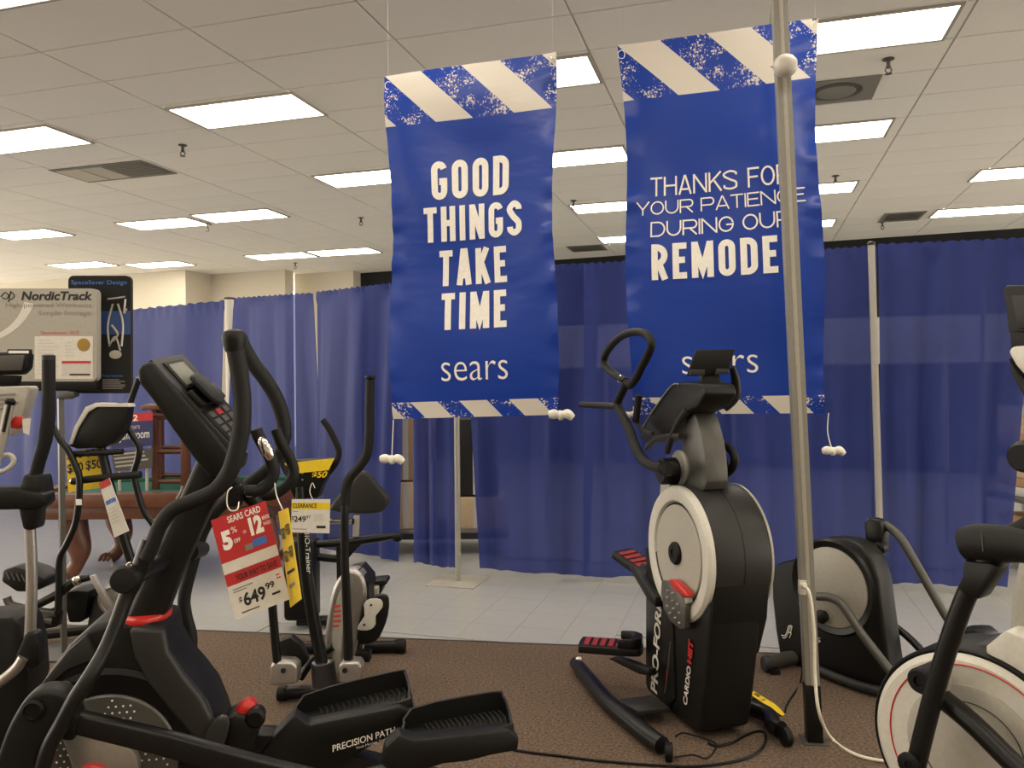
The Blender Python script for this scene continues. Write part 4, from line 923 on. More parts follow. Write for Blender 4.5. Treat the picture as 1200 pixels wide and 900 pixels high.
# pedals and link arms on the far/left side
def step5(nm, outer, k, th, m): return ext(nm, outer, C5, k, k-th, m, t, bevel=.008)
p_ = F(712, 785)
def pedal5(c, ax, L, W, tilt, lab):
    """open foot platform: c centre of the deck, ax direction of the toe"""
    ax = V(ax).normalized(); sd = V((0, 0, 1)).cross(ax); ax = (ax+V((0, 0, tilt))).normalized(); up = ax.cross(sd); up = up if up.z > 0 else -up
    pt = lambda a, b, z: V(c)+ax*a*L+sd*b*W+up*z
    plan = cr([(-.5, -.4), (-.5, .4), (-.4, .5), (.35, .5), (.5, .3), (.5, -.3), (.35, -.5), (-.4, -.5)], 3, True)
    r_ = prism('foot_pedal', [pt(a, b, 0) for a, b in plan], up*.035, 'black', t, bevel=.008)
    for i in range(6): prism('tread_bar', [pt(-.42+i*.13, -.36, .034), pt(-.34+i*.13, -.36, .034), pt(-.34+i*.13, .36, .034), pt(-.42+i*.13, .36, .034)], up*.006, 'dred', r_)
    prism('toe_cup', [pt(a, b, .03) for a, b in ((.12, -.5), (.38, -.5), (.5, -.28), (.5, .28), (.38, .5), (.12, .5), (.3, .36), (.38, .2), (.38, -.2), (.3, -.36))], up*.05, 'black', r_, bevel=.008)
    return r_
c = P(716, 762, 3.85); pedal5(c, (1, -.25, 0), .30, .15, .0, '')
c = P(752, 668, 4.0); pedal5(c, (.6, -.75, 0), .30, .15, -.35, '')
ext('link_arm', [(712, 772), (722, 769), (760, 784), (760, 792), (748, 790)], C5, .09, .05, 'black', t, bevel=.005)
ext('link_arm', [(736, 664), (742, 664), (768, 700), (768, 712), (758, 702)], C5, .05, -.01, 'black', t, bevel=.005)
prof5('tower_side_plate', [(-.36, .07), (-.34, .04), (-.12, .04), (-.06, .10), (-.08, .50), (-.12, .62), (-.20, .72), (-.345, .72)], -.012, .01, 'satin', .006)
# slot
bm = bmesh.new(); tube_bm(bm, pxs(C5, .014, (786, 752), (784, 775), (781, 800), (779, 812)), .004, seg=6); link('side_slot', bm, 'gun', t)
tube('side_slot_mark', pxs(C5, .017, (782, 785), (781, 798)), .003, 'dred', t, seg=6)
def vtext(s, c0, c1, c2, c3, m, n_, **k):                             # corners: start-top, end-top, end-bottom, start-bottom of the reading direction
    fn = quadfn(c0, c1, c2, c3, n_); return text(s, fn, (0, 0, 1, 1), m, t, off=.004, **k)
kk = .012
vtext('PRO-FORM', C5(763, 812, kk), C5(770, 694, kk), C5(777, 697, kk), C5(771, 814, kk), 'pink', n5, bold=.03, shear=.3)
fr = lambda px, py: C5(px, py, .0)
vtext('CARDIO', C5(801, 824, kk-.008), C5(806, 780, kk-.008), C5(811, 781, kk-.008), C5(806, 827, kk-.008), 'pink', n5, bold=.03, shear=.3)
vtext('HIIT', C5(806, 779, kk-.008), C5(808, 748, kk-.008), C5(814, 749, kk-.008), C5(811, 779, kk-.008), 'red', n5, bold=.05, shear=.3)
# base rails
pts_ = [F(675, 786), F(690, 806), F(712, 833), F(740, 858), F(762, 876), F(776, 886)]
for q in pts_: q.z = .042
pts_[0].z = .04
br = tube('base_rail', pts_, [.034, .037, .038, .038, .038, .036], 'satin', t, seg=16); br['label'] = 'long curved floor rail'
bolt(pts_[0]+V((.012, -.035, .032)), (0, 0, 1), .016, 'wink', br, 'end_sticker')
c = F(783, 887); lathe('transport_wheel', V((c.x-.02, c.y-.03, .036)), (1, -.2, 0), [(.02, 0), (.036, .004), (.036, .03), (.02, .034)], 'deep', br, 24)
pts_ = [L5(-.22, .20, .045), F(893, 846), F(906, 862), F(915, 868)]
for q in pts_: q.z = .045
br = tube('base_rail', pts_, .036, 'satin', t, seg=16)
c = F(919, 872); lathe('transport_wheel', V((c.x-.015, c.y-.02, .038)), (1, .2, 0), [(.02, 0), (.038, .004), (.038, .03), (.02, .034)], 'deep', br, 24)
prism('base_plate', [F(722, 838)+V((0, 0, .05)), F(765, 832)+V((0, 0, .05)), F(785, 848)+V((0, 0, .05)), F(748, 852)+V((0, 0, .05))], V((0, 0, .02)), 'dark', t, bevel=.003)
# yellow tag on the carpet by M5
q = [P(877, 812, 3.72), P(884, 810, 3.80), P(926, 836, 3.62), P(916, 838, 3.55)]
at(q[0]); fn = quadfn(*q); o = card('price_tag', fn, 'yellow', None, .003); tag(o, 'yellow sale tag leaning on the right rail of the middle trainer', 'price tag')
text('$50', fn, (.3, .08, .8, .25), 'ink', o, bold=.02); greek(fn, (.2, .35, .8, .45), 1, 'ink', o)

# ================= M6: black elliptical behind the power pole =================
D6 = Pl((1.63, 4.0), (-.85, -.53)); n6 = D6.n; f6 = V((.53, -.85, 0)); s6 = -n6
O6 = D6(975, 688, 0); 
t = thing('elliptical_trainer', 'black elliptical with round grey disc, partly hidden by the power pole', 'elliptical trainer', (O6.x, O6.y, 0))
R6 = 46/FPX*O6.y
sh = [(904, 700), (903, 668), (912, 660), (930, 655), (944, 645), (955, 634), (972, 630), (992, 632), (1008, 640), (1020, 655), (1028, 680), (1033, 720), (1040, 770), (1047, 812), (1030, 812), (975, 797), (925, 778), (913, 770), (908, 740)]
sd_ = ext('shroud', sh, D6, .03, -.10, 'black', t, bevel=.02, segs=3)
lathe('wheel_rim', D6(975, 688, .03), n6, [(R6*1.22, -.12), (R6*1.22, .0), (R6*1.16, .012), (R6*1.02, .004), (R6, -.01)], 'satin', sd_, 64)
lathe('disc', D6(975, 688, .032), n6, [(R6, -.01), (R6, .006), (R6*.96, .010), (0, .012)], 'lgrey', sd_, 64)
lathe('crank_joint', D6(965, 722, .045), n6, [(.03, 0), (.035, .02), (.02, .03)], 'black', t, 20)
fnl = quadfn(D6(916, 733, .033), D6(931, 733, .033), D6(931, 748, .033), D6(916, 748, .033), n6)
for pts_ in (((.0, .75), (.3, .75), (.55, .1)), ((.1, .95), (.35, .9), (.65, .2), (.8, .15), (.7, .5), (.55, .55), (.75, .6), (.62, .95)), ((.5, .1), (.7, .0), (.85, .1))):
    tube('logo_stroke', [fnl(u, v, .001) for u, v in pts_], .0025, 'wink', t, seg=6)
text('s', quadfn(D6(957, 747, .033), D6(962, 747, .033), D6(962, 753, .033), D6(957, 753, .033), n6), (0, 0, 1, 1), 'pink', t, off=.003)
tube('link_arm', pxs(D6, .10, (958, 699), (972, 700), (984, 706), (995, 720), (1010, 743), (1032, 772), (1056, 803)), .021, 'gun', t, seg=14)
tube('link_arm', pxs(D6, -.20, (1018, 612), (1030, 613), (1042, 618), (1055, 630), (1070, 655), (1090, 690), (1112, 727), (1128, 748)), .021, 'gun', t, seg=14)
ext('link_joint', [(1012, 612), (1018, 607), (1030, 610), (1033, 618), (1033, 645), (1022, 648), (1014, 638)], D6, -.15, -.22, 'black', t, bevel=.01)
lathe('joint_cap', D6(1029, 643, -.14), n6, [(.03, -.04), (.034, 0), (.02, .01)], 'deep', t, 20)
tube('link_arm', pxs(D6, -.14, (1050, 735), (1070, 752), (1090, 775)), .018, 'satin', t, seg=12)
tube('rear_stabilizer', [F(898, 786)+V((0, 0, .04)), F(925, 780)+V((0, 0, .04)), F(955, 777)+V((0, 0, .04))], .036, 'gun', t, seg=14)
lathe('end_cap', F(894, 787)+V((0, 0, .04)), (1, .1, 0), [(.034, 0), (.042, .006), (.042, .035), (.036, .04)], 'dark', t, 20)
box('levelling_foot', F(907, 789)+V((0, 0, .012)), .05, .05, .02, 'deep', t)
tube('floor_rail', [F(955, 790)+V((0, 0, .03)), F(985, 803)+V((0, 0, .03)), F(1020, 815)+V((0, 0, .03)), F(1060, 822)+V((0, 0, .03)), F(1110, 828)+V((0, 0, .03))], .024, 'dark', t, seg=12)
pd_ = ext('foot_pedal', [(1112, 748), (1120, 738), (1142, 738), (1152, 746), (1154, 756), (1146, 760), (1118, 760)], D6, -.16, -.30, 'black', t, bevel=.01)
ext('pedal_lip', [(1120, 745), (1140, 743), (1150, 749), (1146, 752), (1122, 752)], D6, -.15, -.162, 'dark', pd_, bevel=.003)

# ================= M7: white elliptical at the right edge =================
E7 = Pl((1.30, 2.25), (-.80, -.60)); n7 = E7.n; f7 = V((.60, -.80, 0))
o7 = E7(1136, 880, 0)
t = thing('elliptical_trainer', 'white elliptical with red pinstriped disc cover, cut by the right edge', 'elliptical trainer', (o7.x, o7.y, 0))
R7 = 108/FPX*o7.y
cv = lathe('disc_cover', E7(1140, 880, .10), n7, [(R7, -.02), (R7, .01), (R7*.94, .025), (R7*.6, .03), (0, .032)], 'white', t, 72)
lathe('cover_rim', E7(1140, 880, .10), n7, [(R7*1.055, -.18), (R7*1.055, .0), (R7*1.03, .010), (R7*.985, .006), (R7*.98, -.02)], 'deep', cv, 72)
a7 = n7.cross(V((0, 0, 1)))
cc = E7(1140, 880, .128)
tube('red_pinstripe', [cc+a7*R7*.86*math.cos(q*.131)+V((0, 0, R7*.86*math.sin(q*.131))) for q in range(48)], .0022, 'red', cv, seg=5, smooth=0, closed=True)
lathe('inner_disc', cc+n7*.0, n7, [(R7*.66, -.01), (R7*.66, .006), (R7*.62, .010), (0, .012)], 'lgrey', cv, 64)
tube('disc_line', [cc+n7*.0115+a7*R7*.5*math.cos(q*.131)+V((0, 0, R7*.5*math.sin(q*.131))) for q in range(48)], .0016, 'dark', cv, seg=5, smooth=0, closed=True)
ext('frame_cover', [(1112, 767), (1130, 757), (1160, 754), (1200, 765), (1260, 800), (1330, 900), (1330, 1020), (1240, 1020), (1225, 900), (1195, 820), (1165, 785), (1135, 770)], E7, .06, -.12, 'dark', t, bevel=.012)
ext('neck_collar', [(1152, 764), (1154, 758), (1178, 738), (1188, 742), (1230, 760), (1260, 800), (1220, 822), (1190, 795), (1165, 782)], E7, .10, -.16, 'white', t, bevel=.014)
ext('mast', [(1181, 745), (1184, 700), (1192, 655), (1200, 610), (1215, 520), (1255, 525), (1250, 640), (1245, 765)], E7, .02, -.10, 'lgrey', t, bevel=.02, segs=3)
tube('moving_arm', pxs(E7, .30, (1160, 650), (1148, 672), (1134, 695), (1122, 725), (1110, 760), (1098, 800), (1086, 845), (1072, 905), (1066, 950)), [.028, .027]+[.0245]*7, 'satin', t, seg=16)
ext('arm_sleeve', [(1127, 656), (1160, 660), (1172, 665), (1146, 705), (1120, 692), (1126, 675)], E7, .335, .265, 'black', t, bevel=.012)
hb = tube('arm_joint', pxs(E7, .30, (1130, 638), (1145, 636), (1170, 637), (1200, 640), (1230, 645)), [.040, .046, .046, .04, .04], 'rubber', t, seg=20, smooth=4)
tube('upper_arm', pxs(E7, .27, (1180, 628), (1200, 620), (1225, 600), (1240, 560), (1242, 500)), .024, 'rubber', t, seg=14)
tube('joint_seam', pxs(E7, .347, (1150, 624), (1151, 634), (1152, 646)), .0015, 'gun', hb, seg=6)
tube('link_arm', pxs(E7, .22, (1078, 798), (1100, 815), (1140, 848), (1190, 897), (1250, 950)), .027, 'satin', t, seg=14)
lathe('link_joint', E7(1078, 798, .25), n7, [(.032, -.10), (.034, 0), (.028, .008), (.014, .008), (.012, .0)], 'deep', t, 24)
ext('link_boot', [(1088, 795), (1100, 782), (1108, 795), (1106, 815), (1092, 815)], E7, .24, .19, 'lgrey', t, bevel=.01)
bolt(E7(1066, 895, .33), n7, .03, 'deep', t, 'pivot_knob')
# console of M7
cs = ext('console', [(1174, 341), (1177, 334), (1200, 334), (1260, 336), (1260, 420), (1215, 425), (1190, 410), (1180, 386), (1178, 362)], E7, .04, -.06, 'black', t, bevel=.008)
ext('console_back_panel', [(1184, 345), (1250, 345), (1250, 385), (1192, 385)], E7, .046, .035, 'dark', cs, bevel=.004)
ext('console_socket', [(1182, 388), (1250, 388), (1250, 420), (1184, 412)], E7, .06, .0, 'deep', cs, bevel=.01)
ext('white_trim', [(1181, 412), (1186, 406), (1215, 404), (1215, 445), (1203, 443), (1190, 428)], E7, .08, -.02, 'white', cs, bevel=.008)
ext('console_underside', [(1181, 418), (1190, 432), (1204, 448), (1230, 470), (1250, 560), (1228, 560), (1205, 475), (1185, 440)], E7, .07, -.03, 'black', cs, bevel=.008)
lathe('grip_end', E7(1200, 535, .2), n7, [(.03, -.04), (.04, 0), (.03, .02)], 'deep', t, 20)
# base, off frame
for k in (.12, -.2):
    c = E7(1140, 1000, k)
box('base_block', V((o7.x+.0, o7.y+.04, .14)) + f7*.06, .3, .10, .26, 'black', t, ex=f7, bevel=.01)
for f_ in (-.28, .32): 
    c = V((o7.x, o7.y+.04, .035))+f7*f_; tube('floor_stabilizer', [c-n7*.28, c+n7*.28], .034, 'satin', t, seg=12)

# ================= M8: machine cut by the left edge =================
H8 = Pl((-1.35, 2.6), (.1, -1)); t = thing('elliptical_trainer', 'silver and black elliptical arm and grey console, cut by the left edge', 'elliptical trainer', (H8(20, 800, 0).x, 2.65, 0))
ar = tube('moving_arm', pxs(H8, 0, (57, 418), (57, 450), (57, 485), (53, 515), (46, 540), (40, 562)), [.020, .020, .021, .021, .02, .02], 'rubber', t, seg=14)
lathe('grip_cap', H8(57, 422, 0), (0, 0, 1), [(.020, 0), (.0205, .015), (.014, .018)], 'dark', ar, 20)
ext('arm_joint', [(26, 556), (48, 556), (52, 580), (42, 600), (40, 622), (26, 622), (22, 605), (19, 585)], H8, .04, -.04, 'black', t, bevel=.012)
ext('joint_cover', [(-40, 574), (18, 572), (50, 578), (52, 590), (46, 597), (0, 598), (-40, 600)], H8, .06, -.03, 'black', t, bevel=.012)
tube('lower_arm', pxs(H8, 0, (35, 618), (37, 660), (37, 700), (35, 748)), .017, 'silver', t, seg=16)
ext('arm_boot', [(29, 742), (40, 742), (46, 760), (46, 780), (38, 786), (20, 780), (16, 772)], H8, .03, -.03, 'black', t, bevel=.01)
tube('foot_link', pxs(H8, .03, (28, 770), (20, 782), (8, 793), (-10, 806)), .017, 'silver', t, seg=12)
ext('shroud', [(-60, 725), (14, 722), (24, 732), (31, 760), (34, 800), (24, 860), (-10, 960), (-60, 960)], H8, -.04, -.20, 'black', t, bevel=.02)
ext('console', [(-40, 455), (34, 452), (36, 456), (27, 485), (14, 510), (-40, 515)], H8, -.06, -.12, 'lgrey', t, bevel=.008)
fnk = quadfn(H8(-2, 462, -.058), H8(30, 460, -.058), H8(24, 480, -.058), H8(-4, 484, -.058)); greek(fnk, (0, 0, 1, 1), 4, 'gink', t)
ph = tube('pulse_handle', pxs(H8, .03, (12, 472), (8, 490), (5, 505), (0, 525), (-6, 545)), .014, 'lgrey', t, seg=14)
tube('grip_insert', pxs(H8, .042, (11, 474), (7, 492), (4, 506)), .006, 'black', ph, seg=8); lathe('grip_cap', H8(11, 474, .03), H8(13, 465, .03)-H8(11, 474, .03), [(.016, 0), (.017, .012), (.01, .02)], 'deep', ph, 16)
tube('lower_handle', pxs(H8, .0, (-10, 552), (4, 552), (14, 545), (16, 538), (10, 533), (-4, 536)), .008, 'white', t, seg=10)
o = prism('red_part', pxs(H8, .02, (12, 492), (18, 487), (25, 489), (26, 498), (20, 503), (12, 502)), V((0, .02, 0)), 'red', t, bevel=.004)
q = pxs(H8, .03, (26, 491), (36, 490), (34, 510), (27, 507)); card('small_tag', quadfn(*q), 'paper', t)
box('floor_base', V((H8(-10, 800, 0).x, 2.7, .16)), .3, .16, .30, 'black', t, bevel=.01); tube('floor_stabilizer', [V((H8(-10, 800, 0).x, 2.45, .035)), V((H8(-10, 800, 0).x, 2.95, .035))], .034, 'satin', t, seg=12)
# black monitor unit at the left edge
b0 = P(5, 430, 3.3)
t = thing('treadmill', 'black raised console with grey screen at the left edge, before the display board', 'treadmill', (b0.x-.15, 3.3, 0))
facing([(-60, 414), (20, 412), (33, 414), (31, 432), (24, 439), (-60, 440)], 3.3, .05, 'black', 'console', t, bevel=.01)
facing([(-50, 419), (28, 416), (24, 434), (-50, 436)], 3.285, .012, 'gun', 'screen', t, bevel=.002)
facing([(8, 409), (35, 409), (35, 425), (30, 425), (30, 415), (8, 415)], 3.31, .02, 'black', 'top_hood', t, bevel=.003)
facing([(10, 411), (32, 411), (32, 414), (10, 414)], 3.30, .01, 'wink', 'hood_light_strip', t)
tube('upright', [V((b0.x-.15, 3.34, 1.53)), V((b0.x-.2, 3.33, 1.0)), V((b0.x-.25, 3.3, .05))], .03, 'black', t, seg=10)
facing([(-60, 438), (20, 440), (18, 452), (-60, 452)], 3.31, .04, 'deep', 'lower_bezel', t, bevel=.005)
box('deck', V((b0.x-.35, 3.05, .08)), .45, .6, .15, 'black', t, bevel=.02)

# ================= M3: elliptical with white-edged console back =================
J3 = Pl((-2.0, 3.75), (0, -1)); b0 = F(105, 765)
t = thing('elliptical_trainer', 'black elliptical with white edged console seen from behind, left of centre', 'elliptical trainer', (-2.0, 3.8, 0))
co = ext('console', [(80, 523), (86, 505), (94, 490), (102, 478), (112, 474), (140, 472), (150, 475), (148, 492), (142, 508), (132, 520), (118, 525), (90, 526)], J3, .04, -.03, 'black', t, bevel=.008)
ext('white_edge', [(80, 521), (87, 500), (100, 477), (112, 472), (150, 473), (151, 477), (113, 477), (103, 483), (91, 502), (84, 521)], J3, .048, -.02, 'white', co, bevel=.002)
tube('mast', pxs(J3, 0, (114, 508), (122, 540), (131, 580), (142, 620), (155, 662), (163, 690), (168, 720)), .022, 'satin', t, seg=12)
tube('cross_bar', pxs(J3, .03, (84, 532), (110, 531), (144, 529)), .014, 'rubber', t, seg=12)
cb = tube('cross_bar', pxs(J3, .03, (86, 564), (120, 560), (165, 556)), .017, 'rubber', t, seg=12)
lathe('chrome_end', J3(85, 564, .03), (-1, 0, 0), [(.017, 0), (.015, .006), (.006, .007)], 'chrome', cb, 14)
m_ = tube('moving_arm', pxs(J3, .06, (62, 500), (70, 515), (80, 528), (88, 545), (93, 560), (92, 590), (88, 615), (78, 638), (70, 655), (69, 690), (68, 715)), .015, 'satin', t, seg=12)
patch('white_sticker', quadfn(J3(89, 585, .077), J3(96, 585, .077), J3(96, 592, .077), J3(89, 592, .077)), (0, 0, 1, 1), 'wink', m_)
tube('moving_arm', pxs(J3, -.05, (163, 443), (156, 462), (150, 480), (148, 495), (155, 510), (163, 524), (161, 540), (157, 555), (161, 575), (168, 598), (180, 615), (192, 630)), .015, 'satin', t, seg=12)
ext('shroud', [(96, 765), (100, 735), (106, 705), (120, 690), (146, 684), (175, 690), (190, 720), (190, 765)], J3, -.02, -.12, 'black', t, bevel=.02)
lathe('flywheel', J3(134, 702, -.015), (0, -1, 0), [(.075, -.02), (.075, .01), (.06, .02), (.05, .012), (0, .012)], 'silver', t, 32)
ext('silver_link', [(104, 675), (109, 674), (134, 716), (128, 724)], J3, .05, .02, 'silver', t, bevel=.004)
tube('rear_link', pxs(J3, .04, (105, 677), (88, 681), (70, 695), (45, 708)), [.014, .02, .02, .02], 'satin', t, seg=12)
lathe('link_cap', J3(89, 681, .06), (0, -1, 0), [(.022, -.02), (.022, 0), (.012, .006)], 'chrome', t, 16)
for pts_ in (((8, 700), (12, 708), (25, 712), (45, 716), (62, 718)), ((10, 724), (22, 716), (40, 722), (62, 728)), ((30, 725), (50, 722), (66, 718))):
    tube('foot_bar', pxs(J3, .02, *pts_), .018, 'gun', t, seg=10)
def small_pedal(x, y, m='black'):
    p_ = ext('foot_pedal', [(x-24, y+6), (x-22, y-8), (x-8, y-12), (x+12, y-6), (x+26, y+2), (x+27, y+12), (x+14, y+18), (x-6, y+18)], J3, .05, -.10, m, t, bevel=.012)
    bm = bmesh.new()
    for i in range(6): tube_bm(bm, pxs(J3, .052, (x-18+i*6, y-6+i), (x-14+i*6, y+3+i)), .003, seg=5)
    o = link('tread_ridges', bm, 'gun', p_); o['kind'] = 'stuff'
small_pedal(25, 676)
ext('foot_pedal', [(77, 694), (90, 692), (103, 693), (103, 702), (100, 722), (94, 730), (80, 730), (77, 715)], J3, .0, -.14, 'deep', t, bevel=.01)
ext('linkage_frame', [(44, 722), (62, 712), (68, 720), (66, 735), (48, 738)], J3, .03, -.02, 'black', t, bevel=.006)
tube('base_tube', [F(20, 762)+V((0, .1, .05)), F(60, 758)+V((0, .1, .05)), F(110, 752)+V((0, .1, .05)), F(170, 750)+V((0, .1, .05))], .03, 'black', t, seg=10)
tube('base_tube', [J3(178, 740, -.05)*V((1, 1, 0)) if 0 else V((-1.72, 3.6, .04)), V((-1.72, 4.1, .04))], .03, 'satin', t, seg=10)
tube('base_tube', [V((-2.3, 3.7, .04)), V((-2.3, 4.2, .04))], .03, 'satin', t, seg=10)
box('drive_case', V((-1.83, 3.87, .2)), .3, .1, .36, 'black', t, bevel=.02)
q = pxs(J3, -.035, (77, 530), (121, 524), (122, 571), (80, 577))
at(q[0]); fn = quadfn(*q); o = card('price_tag', fn, 'yellow', None, .003); tag(o, 'yellow sign with rows of $50 behind the black crossbars at left', 'price tag')
for v0, v1 in ((.02, .22), (.30, .56)): text('$50', fn, (.02, v0, .45, v1), 'ink', o, bold=.02); text('$50', fn, (.52, v0-.02, .95, v1-.02), 'ink', o, bold=.02)
greek(fn, (.1, .7, .8, .8), 1, 'gink', o)
q = [P(116, 566, 3.66), P(128, 560, 3.6), P(151, 622, 3.6), P(134, 630, 3.66)]
at(q[0]); fn = quadfn(*q); o = card('price_tag', fn, 'paper', None, .002); tag(o, 'long pale price strip hanging below the lower crossbar at left', 'price tag')
patch('blue_print', fn, (.1, .35, .9, .42), 'bink', o); greek(fn, (.1, .5, .9, .8), 5, 'pink', o); patch('red_print', fn, (.0, .0, 1, .12), 'rpaper', o)

# ================= display boards =================
b0 = F(75, 766); dS = b0.y
t = thing('sign_stand', 'slim grey floor stand carrying the white display board', 'sign stand', b0)
pa_ = P(71, 461, dS)
tube('square_post', [pa_, V((b0.x, b0.y, .01))], .020, 'gun', t, seg=4, smooth=0)
facing([(66, 459), (86, 459), (87, 464), (78, 468), (66, 467)], dS-.03, .06, 'gun', 'bracket', t, bevel=.005)
box('foot_plate', V((b0.x, b0.y, .006)), .3, .3, .01, 'gun', t)
def board(px4, d, th, m, label, rad=6):
    l, tp, r, bt = px4; W = P(l, tp, d); q = [P(l, tp, d), P(r, tp, d), P(r, bt, d), P(l, bt, d)]; at(V((q[2].x, q[2].y, q[2].z)))
    out = []
    for cx_, cy_, a0 in ((r-rad, tp+rad, 90), (r-rad, bt-rad, 0), (l+rad, bt-rad, -90), (l+rad, tp+rad, -180)):
        for i in range(5): a_ = R(a0-i*22.5); out.append((cx_+rad*math.cos(a_), cy_-rad*math.sin(a_)))
    o = prism('display_board', [P(x, y, d) for x, y in out], V((0, th, 0)), m); tag(o, label, 'sign'); return o, quadfn(*q)
o, fn = board((80, 323, 153, 461), dS+.06, .03, 'void', 'tall dark display board showing a silver elliptical picture, behind the white one')
text('SpaceSaver Design', fn, (.05, .04, .94, .085), 'bink', o)
patch('blue_print', fn, (.50, .30, 1, .50), 'navy', o, off=.0005)
for pts_ in (((.64, .20), (.80, .19), (.92, .18)), ((.72, .24), (.64, .42), (.66, .58)), ((.80, .24), (.88, .40), (.86, .60)), ((.66, .60), (.76, .52), (.84, .64)), ((.92, .20), (.90, .32), (.94, .28)), ((.70, .42), (.80, .50), (.72, .56))):
    tube('picture_line', [fn(u, v, .003) for u, v in pts_], .006, 'silver', o, seg=6)
lathe('picture_wheel', fn(.76, .67, 0), (0, -1, 0), [(.035, 0), (.035, .004), (0, .006)], 'lgrey', o, 24, squash=.7)
text('The Space Saving Solution', fn, (.55, .84, .88, .865), 'bink', o); greek(fn, (.55, .88, .94, .97), 6, 'gink', o)
o, fn = board((-60, 338, 113, 447), dS-.02, .05, 'lgrey', 'pale silver display board headed with black lettering at the left edge')
ux = lambda px_: (px_+60)/173; vy = lambda py_: (py_-338)/109
text('NordicTrack', fn, (ux(25), vy(341.5), ux(108.5), vy(352)), 'ink', o, bold=.035, shear=.18)
for pts_ in (((1, 348), (6, 343), (10, 346), (12, 351), (17, 347), (13, 343), (8, 350), (3, 349)), ((10, 354), (12, 345), (13, 341))): tube('logo_stroke', [fn(ux(x), vy(y), .001) for x, y in pts_], .003, 'ink', o, seg=6)
text('High-powered Workouts.', fn, (ux(7), vy(355), ux(109), vy(362)), 'gink', o); text('Simple Storage.', fn, (ux(45), vy(364), ux(108.5), vy(371)), 'gink', o)
text('SpaceSaver SE7i', fn, (ux(48), vy(388), ux(93), vy(393)), 'rink', o)
pp_ = card('spec_sheet', fn, 'paper', o, th=.002, box4=(ux(41), vy(394), ux(109), vy(444)), off=.003)
f2_ = lambda u, v, off=0: fn(u, v, off+.0035)
greek(f2_, (ux(45), vy(398), ux(70), vy(441)), 11, 'pink', pp_, fill=.25); greek(f2_, (ux(77), vy(401), ux(90), vy(420)), 5, 'pink', pp_, fill=.3)
lathe('gold_seal', f2_(ux(98.5), vy(404), 0), (0, -1, 0), [(.036, 0), (.036, .002), (0, .003)], 'gold', pp_, 28)
patch('photo_panel', f2_, (ux(73), vy(423), ux(107), vy(441)), 'pink', pp_, off=.001); patch('photo_header', f2_, (ux(73), vy(423), ux(107), vy(426)), 'rpaper', pp_, off=.0015); patch('photo_footer', f2_, (ux(82), vy(438), ux(106), vy(440)), 'ink', pp_, off=.0015)
bm = bmesh.new(); n_ = 24
for i in range(n_):                                                    # pale swoosh
    def sw(t_, r_): a_ = R(-15-t_*75); return fn(ux(-30+72*r_*math.cos(a_)), vy(338+2-62*r_*math.sin(a_)), .0012)
    aa, bb = i/n_, (i+1)/n_; th_ = lambda q_: .06+.10*(1-q_)
    bm.faces.new([bm.verts.new(p) for p in (sw(aa, 1-th_(aa)), sw(aa, 1), sw(bb, 1), sw(bb, 1-th_(bb)))])
link('swoosh_print', bm, 'paper', o, sharp=0)
facing([(-60, 447), (113, 447), (113, 458), (-60, 458)], dS-.02, .05, 'deep', 'board_base', o, bevel=.004)

# ================= pool table and what stands on it =================
t = thing('pool_table', 'dark cherry pool table with green felt and carved claw legs, by the drapes', 'pool table', (-3.0, 6.6, -.004))
TZ = .70; ya, yb = 5.95, 7.1; xa, xb = -3.78, -1.75
def rail(nm, x0_, x1_, y0_, y1_, z0_, z1_, m): 
    bm = bmesh.new(); prism_bm(bm, [V((x0_, y0_, z0_)), V((x1_, y0_, z0_)), V((x1_, y1_, z0_)), V((x0_, y1_, z0_))], V((0, 0, z1_-z0_)), .008); return link(nm, bm, m, t)
rail('front_rail', xa, xb, ya, ya+.13, .60, TZ, 'wood'); rail('back_rail', xa, xb, yb-.13, yb, .60, TZ, 'wood')
rail('side_rail', xa, xa+.13, ya+.132, yb-.132, .60, TZ, 'wood'); rail('side_rail', xb-.13, xb, ya+.132, yb-.132, .60, TZ, 'wood')
rail('felt_bed', xa+.13, xb-.13, ya+.13, yb-.13, .62, .675, 'felt')
rail('cushion', xa+.13, xb-.13, yb-.18, yb-.13, .675, .71, 'felt'); rail('cushion', xa+.13, xb-.13, ya+.131, ya+.17, .675, TZ, 'felt')
rail('apron', xa+.08, xb-.08, ya+.06, ya+.10, .50, .60, 'wood'); rail('apron', xa+.08, xb-.08, yb-.10, yb-.06, .50, .60, 'wood')
rail('apron', xa+.08, xa+.12, ya+.10, yb-.10, .50, .60, 'wood'); rail('apron', xb-.12, xb-.08, ya+.10, yb-.10, .50, .60, 'wood')
for x_, y_ in ((xa+.33, ya+.25), (xb-.22, ya+.25), (xa+.33, yb-.22), (xb-.22, yb-.22)):
    tube('leg', [V((x_, y_, .58)), V((x_+.02, y_, .38)), V((x_+.06, y_-.0, .24)), V((x_+.05, y_-.01, .14)), V((x_+.01, y_-.03, .06)), V((x_-.02, y_-.05, .04))], [.10, .105, .085, .055, .055, .05], 'wood', t, seg=16)
    for q_ in (-1, 0, 1): tube('claw', [V((x_-.02+q_*.03, y_-.05, .06)), V((x_-.04+q_*.035, y_-.10, .05)), V((x_-.05+q_*.035, y_-.12, .02))], [.024, .02, .012], 'wood', t, seg=8)
lathe('corner_carving', V((xa+1.33, ya+.055, .50)), (0, -1, 0), [(.06, -.02), (.07, 0), (.045, .02), (.02, .03)], 'wood', t, 16)
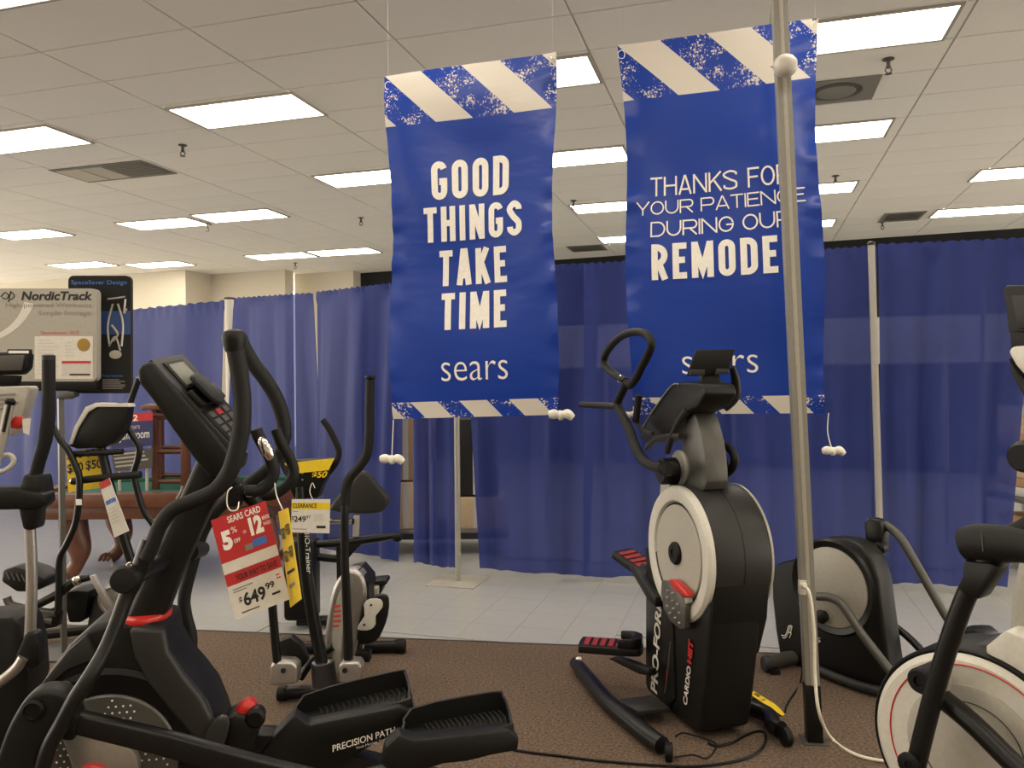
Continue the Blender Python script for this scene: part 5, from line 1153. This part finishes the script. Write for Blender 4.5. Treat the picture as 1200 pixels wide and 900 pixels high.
# upturned wooden stool on the table
x0_ = P(184, 570, 6.5); sx = lambda px_, d_: P(px_, 500, d_).x
b_ = V((sx(205, 6.5), 6.6, TZ-.024))
t = thing('wooden_stool', 'reddish wooden stool frame standing on the pool table', 'stool', b_)
for px_, d_ in ((182, 6.4), (216, 6.4), (188, 6.85), (219, 6.85)):
    x_ = sx(px_, d_); prism('leg', [V((x_-.024, d_-.024, .677)), V((x_+.024, d_-.024, .677)), V((x_+.024, d_+.024, .677)), V((x_-.024, d_+.024, .677))], V((-.0, 0, .64)), 'wood', t, bevel=.004)
for z_, nm in ((.74, 'stretcher'), (.98, 'stretcher'), (1.27, 'seat_rail')):
    for pa2, pb2 in (((182, 6.4), (216, 6.4)), ((188, 6.85), (219, 6.85)), ((182, 6.4), (188, 6.85)), ((216, 6.4), (219, 6.85))):
        tube(nm, [V((sx(*pa2), pa2[1], z_)), V((sx(*pb2), pb2[1], z_))], .02 if nm == 'stretcher' else .032, 'wood', t, seg=8, smooth=0)
prism('seat', [V((sx(170, 6.4), 6.33, 1.317)), V((sx(224, 6.4), 6.33, 1.317)), V((sx(224, 6.9), 6.9, 1.317)), V((sx(176, 6.9), 6.9, 1.317))], V((0, 0, .04)), 'wood', t, bevel=.006)
# game room poster stand
t = thing('poster_stand', 'red and blue gameroom poster on a clear table-top stand', 'poster', (P(152, 560, 6.3).x, 6.3, .68))
q = [P(128, 487, 6.3), P(179, 483, 6.3), P(179, 522, 6.3), P(130, 526, 6.3)]; fn = quadfn(*q); pc = card('poster', fn, 'bink', t, .004); pc.data.materials[0] = mat('navy_poster', (.03, .035, .12), .4)
patch('red_header', fn, (0, 0, 1, .24), 'rpaper', pc); text('12', fn, (.45, .04, .66, .22), 'wink', pc, bold=.02); text('gameroom', fn, (.18, .58, .92, .84), 'wink', pc); text('sears', fn, (.45, .36, .7, .46), 'pink', pc)
q = [P(130, 530, 6.28), P(179, 525, 6.28), P(179, 548, 6.28), P(134, 553, 6.28)]; fn = quadfn(*q); card('lower_sheet', fn, 'gun', t, .004); greek(fn, (.05, .1, .95, .9), 4, 'lgrey', t)
for px_ in (140, 172): tube('clear_leg', [P(px_, 528, 6.31), V((P(px_, 560, 6.31).x, 6.31, .677))], .012, 'lgrey', t, seg=8, smooth=0)
